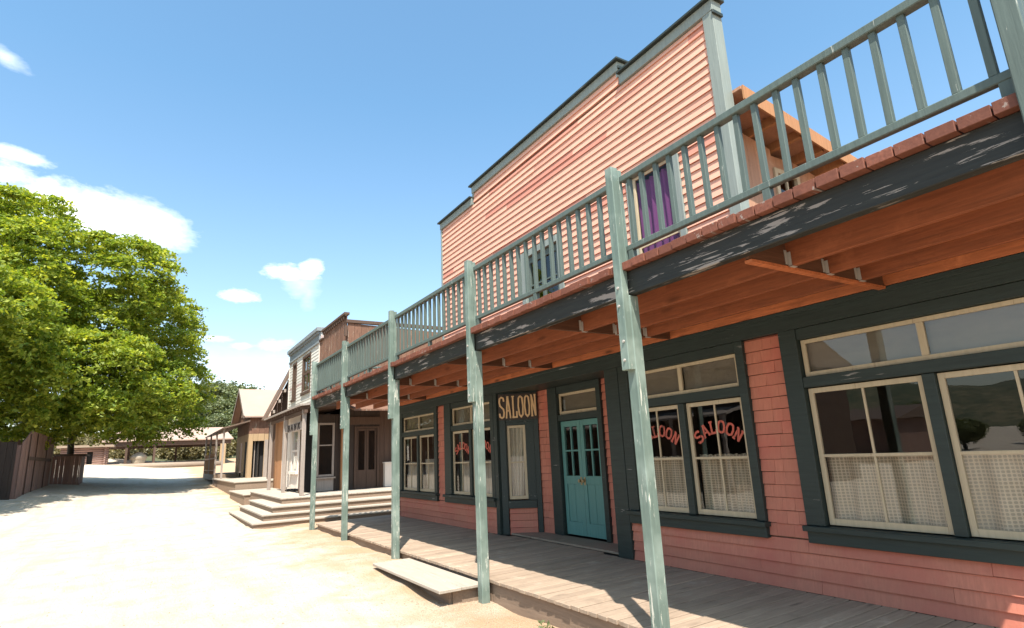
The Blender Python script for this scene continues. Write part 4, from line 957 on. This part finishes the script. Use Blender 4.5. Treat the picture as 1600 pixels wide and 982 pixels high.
for x in (-2.0, .55, 1.0+1.9, 7.2):
    for y in (YP, YP+9.6):
        if x == 2.9 and y == YP: continue
        m = MB(); r = .11 if x < 7 else .28; m.box(x-r, x+r, y-r, y+r, 1.5, 4.1); put('post', m, MT['brown_dark'] if x < 7 else MT['tan'], pv)
lg = MB(); lg.tube([at(143, 733, 71)+Vector((0, 0, .05)), at(240, 729.5, 71)+Vector((0, 0, .08)), at(345, 726, 71)+Vector((0, 0, .08))], [.3, .3, .3], 10)
lo = put('log_kerb', lg, MT['log'], None, smooth=True); tag(lo, 'long grey log lying as a kerb before the open pavilion', 'log')
# boulder
bo = bpy.data.meshes.new('boulder'); bmm = bmesh.new(); bmesh.ops.create_icosphere(bmm, subdivisions=3, radius=1)
c0 = at(216, 717, 76)
for v in bmm.verts:
    n = 1+.12*math.sin(3*v.co.x+1)+.1*math.sin(4*v.co.y+2)+.08*math.sin(5*v.co.z); v.co = Vector((v.co.x*.78*n, v.co.y*.7*n, v.co.z*.62*n))+c0
bmm.to_mesh(bo); bmm.free(); bb_ = link('boulder', bo, MT['rock']); tag(bb_, 'pale rounded boulder under the open pavilion', 'boulder')

# log cabin
lc = thing('log_cabin', 'small far log cabin with flat roof and one black doorway', 'cabin', tuple(at(130, 724, 72)))
a, b = at(98, 727, 72), at(163, 722, 72); zc = min(a.z, b.z)-.3; ht = at(130, 700, 72).z
m = MB(); nlog = 9; dl = (ht-zc)/nlog
dx0, dx1 = at(135, 720, 72).x, at(144, 720, 72).x
for k in range(nlog):
    z = zc+dl*(k+.5)
    if k < 7: m.tube([(a.x-.3, 72, z), (dx0, 72, z)], [dl*.52]*2, 8); m.tube([(dx1, 72, z), (b.x+.25, 72, z)], [dl*.52]*2, 8)
    else: m.tube([(a.x-.3, 72, z), (b.x+.25, 72, z)], [dl*.52]*2, 8)
    m.tube([(b.x, 71.8, z+dl*.3), (b.x, 77, z+dl*.3)], [dl*.5]*2, 8)
put('log_wall', m, MT['red_barn'], lc, smooth=True)
m = MB(); m.box(dx0, dx1, 72.3, 72.4, zc, ht); m.box(a.x, b.x-.2, 76, 76.2, zc, ht); put('doorway', m, MT['black'], lc)
m = MB(); m.box(a.x-.6, b.x+.7, 71.4, 77.5, ht, ht+.22); put('roof', m, MT['log'], lc)

# left side: plank barn front, low shed, dark fence
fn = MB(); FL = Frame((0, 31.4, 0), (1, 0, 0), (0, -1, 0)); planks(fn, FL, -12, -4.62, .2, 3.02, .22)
f_ = put('plank_fence', fn, MT['plank_shaded'], None); tag(f_, 'tall dark plank fence in tree shade at the left edge', 'fence')
ba = thing('barn_front', 'faded red plank barn front with sloped top in tree shade', 'barn', (-4.5, 34, 1))
FBA = Frame((-4.45, 0, 0), (0, 1, 0), (1, 0, 0))
def btop(u): return 3.0+(u-31.5)*.32 if u < 33.2 else 3.55
m = MB(); planks(m, FBA, 31.5, 40.4, .3, btop, .24); put('wall', m, MT['red_barn'], ba); m = MB(); m.box(-8, -4.5, 40.3, 40.35, .3, 3.5); put('end_wall', m, MT['red_barn'], ba); m = MB(); m.box(-8, -4.5, 31.55, 31.6, .5, 2.9); put('end_wall', m, MT['red_barn'], ba)
m = MB(); m.fbox(FBA, 33.0, 40.3, 2.3, 2.45, .014, .04); m.fbox(FBA, 34.9, 35.0, .5, 3.5, .014, .045); m.fbox(FBA, 38.2, 38.3, .5, 3.5, .014, .045); m.fbox(FBA, 33.0, 33.1, .5, 3.4, .014, .045); put('batten', m, MT['brown_dark'], ba)
m = MB(); m.fbox(FBA, 40.405, 40.55, .3, 3.5, -.1, .06); put('end_board', m, MT['grey_wood'], ba)
sh = thing('low_shed', 'low lean-to shed with dark side joined to the red barn front', 'shed', (-3.9, 40, 1.2))
m = MB(); planks(m, Frame((0, 41.2, 0), (1, 0, 0), (0, -1, 0)), -4.5, -3.2, .5, 2.60, .2); put('wall', m, MT['red_barn'], sh); m = MB(); planks(m, Frame((-3.17, 0, 0), (0, 1, 0), (1, 0, 0)), 41.22, 43.4, .5, 2.56, .2); put('side_wall', m, MT['red_barn'], sh)
m = MB(); m.hexa([(-4.6, 41, 2.64), (-2.95, 41, 2.58), (-2.95, 43.6, 2.58), (-4.6, 43.6, 2.64), (-4.6, 41, 2.72), (-2.95, 41, 2.66), (-2.95, 43.6, 2.66), (-4.6, 43.6, 2.72)]); put('roof', m, MT['brown_dark'], sh)

# ------------------------------------------------------------------ trees
tr1 = thing('broadleaf_tree', 'big bright green spreading tree overhanging the left of the street', 'tree', (-3.95, 43.9, 1.1))
rr = np.random.default_rng(11)
TX, TY = -3.95, 43.9
blobs = [(-4.6, 40.0, 9.4, 4.2, 5.2, 4.4), (-7.6, 37.5, 10.6, 4.2, 5.0, 4.8), (-1.4, 42.5, 8.4, 3.2, 4.6, 4.2), (-2.6, 38.5, 11.8, 2.8, 3.2, 3.0), (-7.4, 38, 14.0, 2.8, 3.2, 2.4),
         (-.4, 43.5, 10.0, 2.2, 3.0, 3.0), (-2.6, 35.4, 6.2, 2.4, 2.4, 2.4), (-5.4, 34.0, 6.6, 2.6, 2.6, 2.6), (.6, 43.8, 6.2, 2.0, 3.0, 2.8), (-1.2, 37.8, 5.8, 2.4, 2.8, 2.0), (-8.6, 33.5, 8.6, 3.2, 3.2, 3.6), (-4.4, 37.5, 12.8, 2.0, 2.2, 1.8),
         (-10.5, 38, 12.4, 3.6, 4, 4.2), (-9.8, 29.0, 8.2, 3.0, 3.2, 2.4), (-4.2, 38.5, 5.0, 2.6, 3, 1.6)]  # second lobe is out of view, added to shade the fence
blobs += [(-8.2, 27.5, 8.0, 2.8, 3.0, 2.2), (-6.9, 31, 8.0, 2.4, 2.8, 2.2), (-2.2, 40.5, 4.6, 2.6, 3, 1.3), (-5.6, 36.5, 4.4, 2.6, 3, 1.3), (-4.6, 41.0, 4.3, 1.8, 2.0, .9), (-6.0, 33.6, 4.6, 1.8, 2.0, 1.2)]  # first two lobes mostly out of view, added for their ground shadow
def clumps(blobs, dist, r):
    """centres of leafy boughs spread over the lobes' outer surface, kept apart"""
    C_, N_ = blob_points(blobs, 60, r, .03)
    sel = []
    for q in r.permutation(len(C_)):
        p = C_[q]
        if p[2] < 3.7: continue
        if all((p[0]-C_[o][0])**2+(p[1]-C_[o][1])**2+(1.25*(p[2]-C_[o][2]))**2 > dist**2 for o in sel): sel.append(q)
    return C_[sel], N_[sel]
BC, BN = clumps(blobs, 1.62, rr)
SC, SN = [], []
for c, n in zip(BC, BN):
    k = int(rr.uniform(26, 40)); rad = rr.uniform(.95, 1.55)
    d = rr.normal(0, 1, (k, 3)); d /= np.linalg.norm(d, axis=1, keepdims=True); d += n*.75+np.array([0, 0, .35]); d /= np.linalg.norm(d, axis=1, keepdims=True)
    q = (1-np.abs(rr.normal(0, .13, k)))[:, None]
    SC.append(c-n*.35*rad+d*q*np.array([rad, rad, rad*.72])); SN.append(d)
SC, SN = np.concatenate(SC), np.concatenate(SN)
inC, inN = blob_points([(b[0], b[1], b[2], b[3]*.72, b[4]*.72, b[5]*.72) for b in blobs], 9, rr, .2, 4.0)
m1 = leaf_mesh('crown', np.concatenate([SC, inC]), np.concatenate([SN, inN]), 27, .50, .06, .225, seed=3, droop=.75, flat=.75)
link('crown', m1, MT['leaf'], tr1)
print('BOUGHS', len(BC), 'SPRAYS', len(SC), len(inC))
tk = MB(); base = Vector((TX, TY, .8))
tk.tube([base, base+Vector((.05, 0, 1.2)), base+Vector((-.05, -.1, 3.0)), base+Vector((-.1, -.6, 5.5)), base+Vector((-.4, -1.4, 9)), base+Vector((-.6, -2, 12.5))], [.26, .18, .16, .15, .1, .04], 10)
for (dx, dy, dz, z0) in ((3.5, 1, 5, 2.6), (-4, -3, 6, 2.9), (1.5, -4, 5.2, 3.2), (-2, -6, 3.8, 3.4), (3, -3, 7, 5), (-5, -2, 8, 4.6), (4, 2, 3.4, 3.), (2, -5.5, 3, 3.2)):
    p0 = base+Vector((-.05, -.2, z0)); p1 = p0+Vector((dx*.45, dy*.45, dz*.6)); p2 = p0+Vector((dx, dy, dz)); tk.tube([p0, p1, p2], [.1, .07, .03], 7)
put('trunk', tk, MT['bark'], tr1, smooth=True)

# trees on the rise behind the pink roof
def proto(seed, h, w, kind='leaf_dark'):
    r = np.random.default_rng(seed); bl = [(0, 0, h*.6, w*.75, w*.75, h*.34)]
    for _ in range(12):
        a_ = r.uniform(0, 6.28); q = w*r.uniform(.35, .75); bl.append((q*math.cos(a_), q*math.sin(a_), h*r.uniform(.34, .86), w*r.uniform(.22, .42), w*r.uniform(.22, .42), h*r.uniform(.09, .17)))
    C_, N_ = blob_points(bl, 26, r, .14); me = leaf_mesh('crown', C_, N_, 24, .8, .2, .42, seed=seed, elong=1.5, flat=.3); me.materials.append(MT[kind])
    m = MB(); m.tube([(0, 0, -1), (0, 0, h*.3), (.2, 0, h*.6)], [w*.07, w*.05, w*.03], 8); mt = m.mesh('trunk', smooth=True); mt.materials.append(MT['bark'])
    return me, mt
PR = [proto(21, 12, 6.2), proto(22, 10, 5.6), proto(23, 13, 6.0)]
spots = [(360, 588, 108), (395, 606, 100), (330, 594, 118), (300, 612, 112), (430, 622, 98), (345, 640, 96), (300, 650, 94), (375, 640, 92), (410, 640, 90), (265, 640, 108), (322, 676, 92), (240, 665, 112), (200, 668, 116), (160, 676, 118), (120, 672, 116), (80, 668, 114), (450, 640, 96), (40, 660, 110)]
for i, (px, py, Y) in enumerate(spots):
    top = at(px, py, Y); me, mt = PR[i % 3]; hh = (12.6, 10.6, 13.6)[i % 3]; zg = gz(top.x, Y)
    sc = max(.45, min(1.7, (top.z-zg)/hh)); z0 = top.z-hh*sc
    t = bpy.data.objects.new('oak_tree', None); COL.objects.link(t); t.location = (top.x, Y, z0); t.rotation_euler = (0, 0, i*1.7); t.scale = (sc*1.15, sc*1.15, sc)
    tag(t, 'grey-green oak on the wooded rise behind the far roofs', 'tree', 'oaks on the far wooded rise')
    for nm, mm in (('crown', me), ('trunk', mt)):
        o = bpy.data.objects.new(nm, mm); COL.objects.link(o); o.parent = t
# rise under them
hr = MB()
def risez(x, y): return gz(x, y)-.4+4.5*sm((y-84)/22)*sm((x+14)/18)+2.0*sm((y-84)/22)
nx, ny = 30, 14
for i in range(nx+1):
    for j in range(ny+1):
        x = -40+3.2*i; y = 84+6*j; hr.v.append((x, y, risez(x, y)))
for i in range(nx):
    for j in range(ny): a = i*(ny+1)+j; hr.f.append((a, a+ny+1, a+ny+2, a+1))
o = put('hillside', hr, MT['hill'], None, smooth=True); tag(o, kind='structure')
# brush behind the pavilion and cabin: one uncountable mass
rb = np.random.default_rng(5); bl = []
for _ in range(70):
    x = rb.uniform(-13, 12); y = rb.uniform(87, 93); s_ = rb.uniform(.8, 1.9); bl.append((x, y, gz(x, y)+s_*.7, s_*1.3, s_, s_))
C_, N_ = blob_points(bl, 34, rb, .2); me = leaf_mesh('undergrowth', C_, N_, 16, .5, .2, .30, seed=9, elong=1.6, flat=.3)
o = link('undergrowth', me, MT['leaf_dry']); tag(o, 'dry olive brush filling the ground behind the open pavilion', 'brush', kind='stuff')

# across the street, seen mirrored in the saloon windows
lv = thing('livery_building', 'long dark brown livery building across the street, mirrored in the lettered windows', 'building', (-9, 17, 0))
FLV = Frame((-6.6, 0, 0), (0, 1, 0), (1, 0, 0))
m = MB(); planks(m, FLV, 15.6, 19, 0, 4.4, .25); planks(m, FLV, 21, 26, 0, 4.4, .25); planks(m, FLV, 13.4, 15.6, 3, 4.4, .25); planks(m, FLV, 19, 21, 2.4, 4.4, .25)
m.box(-13, -6.64, 13.4, 13.45, 0, 4.4); m.box(-13, -6.64, 25.95, 26, 0, 4.4); m.box(-13, -12.9, 13.5, 25.9, 0, 4.4); put('wall', m, MT['brown_dark'], lv)
m = MB(); m.hexa([(-13.4, 13.0, 4.41), (-6.2, 13.0, 4.41), (-6.2, 26.4, 4.41), (-13.4, 26.4, 4.41), (-10, 13.0, 6), (-9.6, 13.0, 6), (-9.6, 26.4, 6), (-10, 26.4, 6)]); put('roof', m, MT['roof_brown'], lv)
m = MB(); m.hexa([(-6.55, 13.4, 2.9), (-5.2, 13.4, 2.6), (-5.2, 26, 2.6), (-6.55, 26, 2.9), (-6.55, 13.4, 2.97), (-5.2, 13.4, 2.67), (-5.2, 26, 2.67), (-6.55, 26, 2.97)]); put('porch_roof', m, MT['grey_wood'], lv)
for y in (13.6, 16, 19.4, 22.8, 25.8): m = MB(); m.box(-5.35, -5.23, y-.06, y+.06, -.1, 2.61); put('porch_post', m, MT['grey_wood'], lv)
m = MB(); m.box(-6.58, -5.2, 13.4, 26, -.1, .2); put('porch_floor', m, MT['deck_edge'], lv)
rbn = thing('red_barn', 'dark red plank barn across the street, mirrored in the windows', 'barn', (-30, 20, 0))
m = MB(); planks(m, Frame((-27, 0, 0), (0, 1, 0), (1, 0, 0)), 18.4, 22, -.2, 2.6, .3); put('wall', m, MT['red_barn'], rbn)
m = MB(); m.box(-34, -27.05, 18.4, 22, -.2, 2.6); put('shell', m, MT['red_barn'], rbn)
m = MB(); m.hexa([(-34.5, 18.0, 2.61), (-26.5, 18.0, 2.61), (-26.5, 22.4, 2.61), (-34.5, 22.4, 2.61), (-31, 18, 3.5), (-30, 18, 3.5), (-30, 22.4, 3.5), (-31, 22.4, 3.5)]); put('roof', m, MT['roof_brown'], rbn)
for i, (x, y, s_) in enumerate(((-58, 10, .32), (-66, 22, .4), (-44, 30, .34), (-70, 36, .5), (-60, 2, .3), (-38, 46, .5), (-50, 24, .3), (-52, 60, .7))):
    t = bpy.data.objects.new('oak_tree', None); COL.objects.link(t); t.location = (x, y, gz(x, y)-.2); t.rotation_euler = (0, 0, i*2.1); t.scale = (s_*1.2, s_*1.2, s_*.8)
    tag(t, 'dark oak across the street, seen only mirrored in the saloon windows', 'tree', 'oaks across the street')
    for nm, mm in (('crown', PR[i % 3][0]), ('trunk', PR[i % 3][1])):
        o = bpy.data.objects.new(nm, mm); COL.objects.link(o); o.parent = t
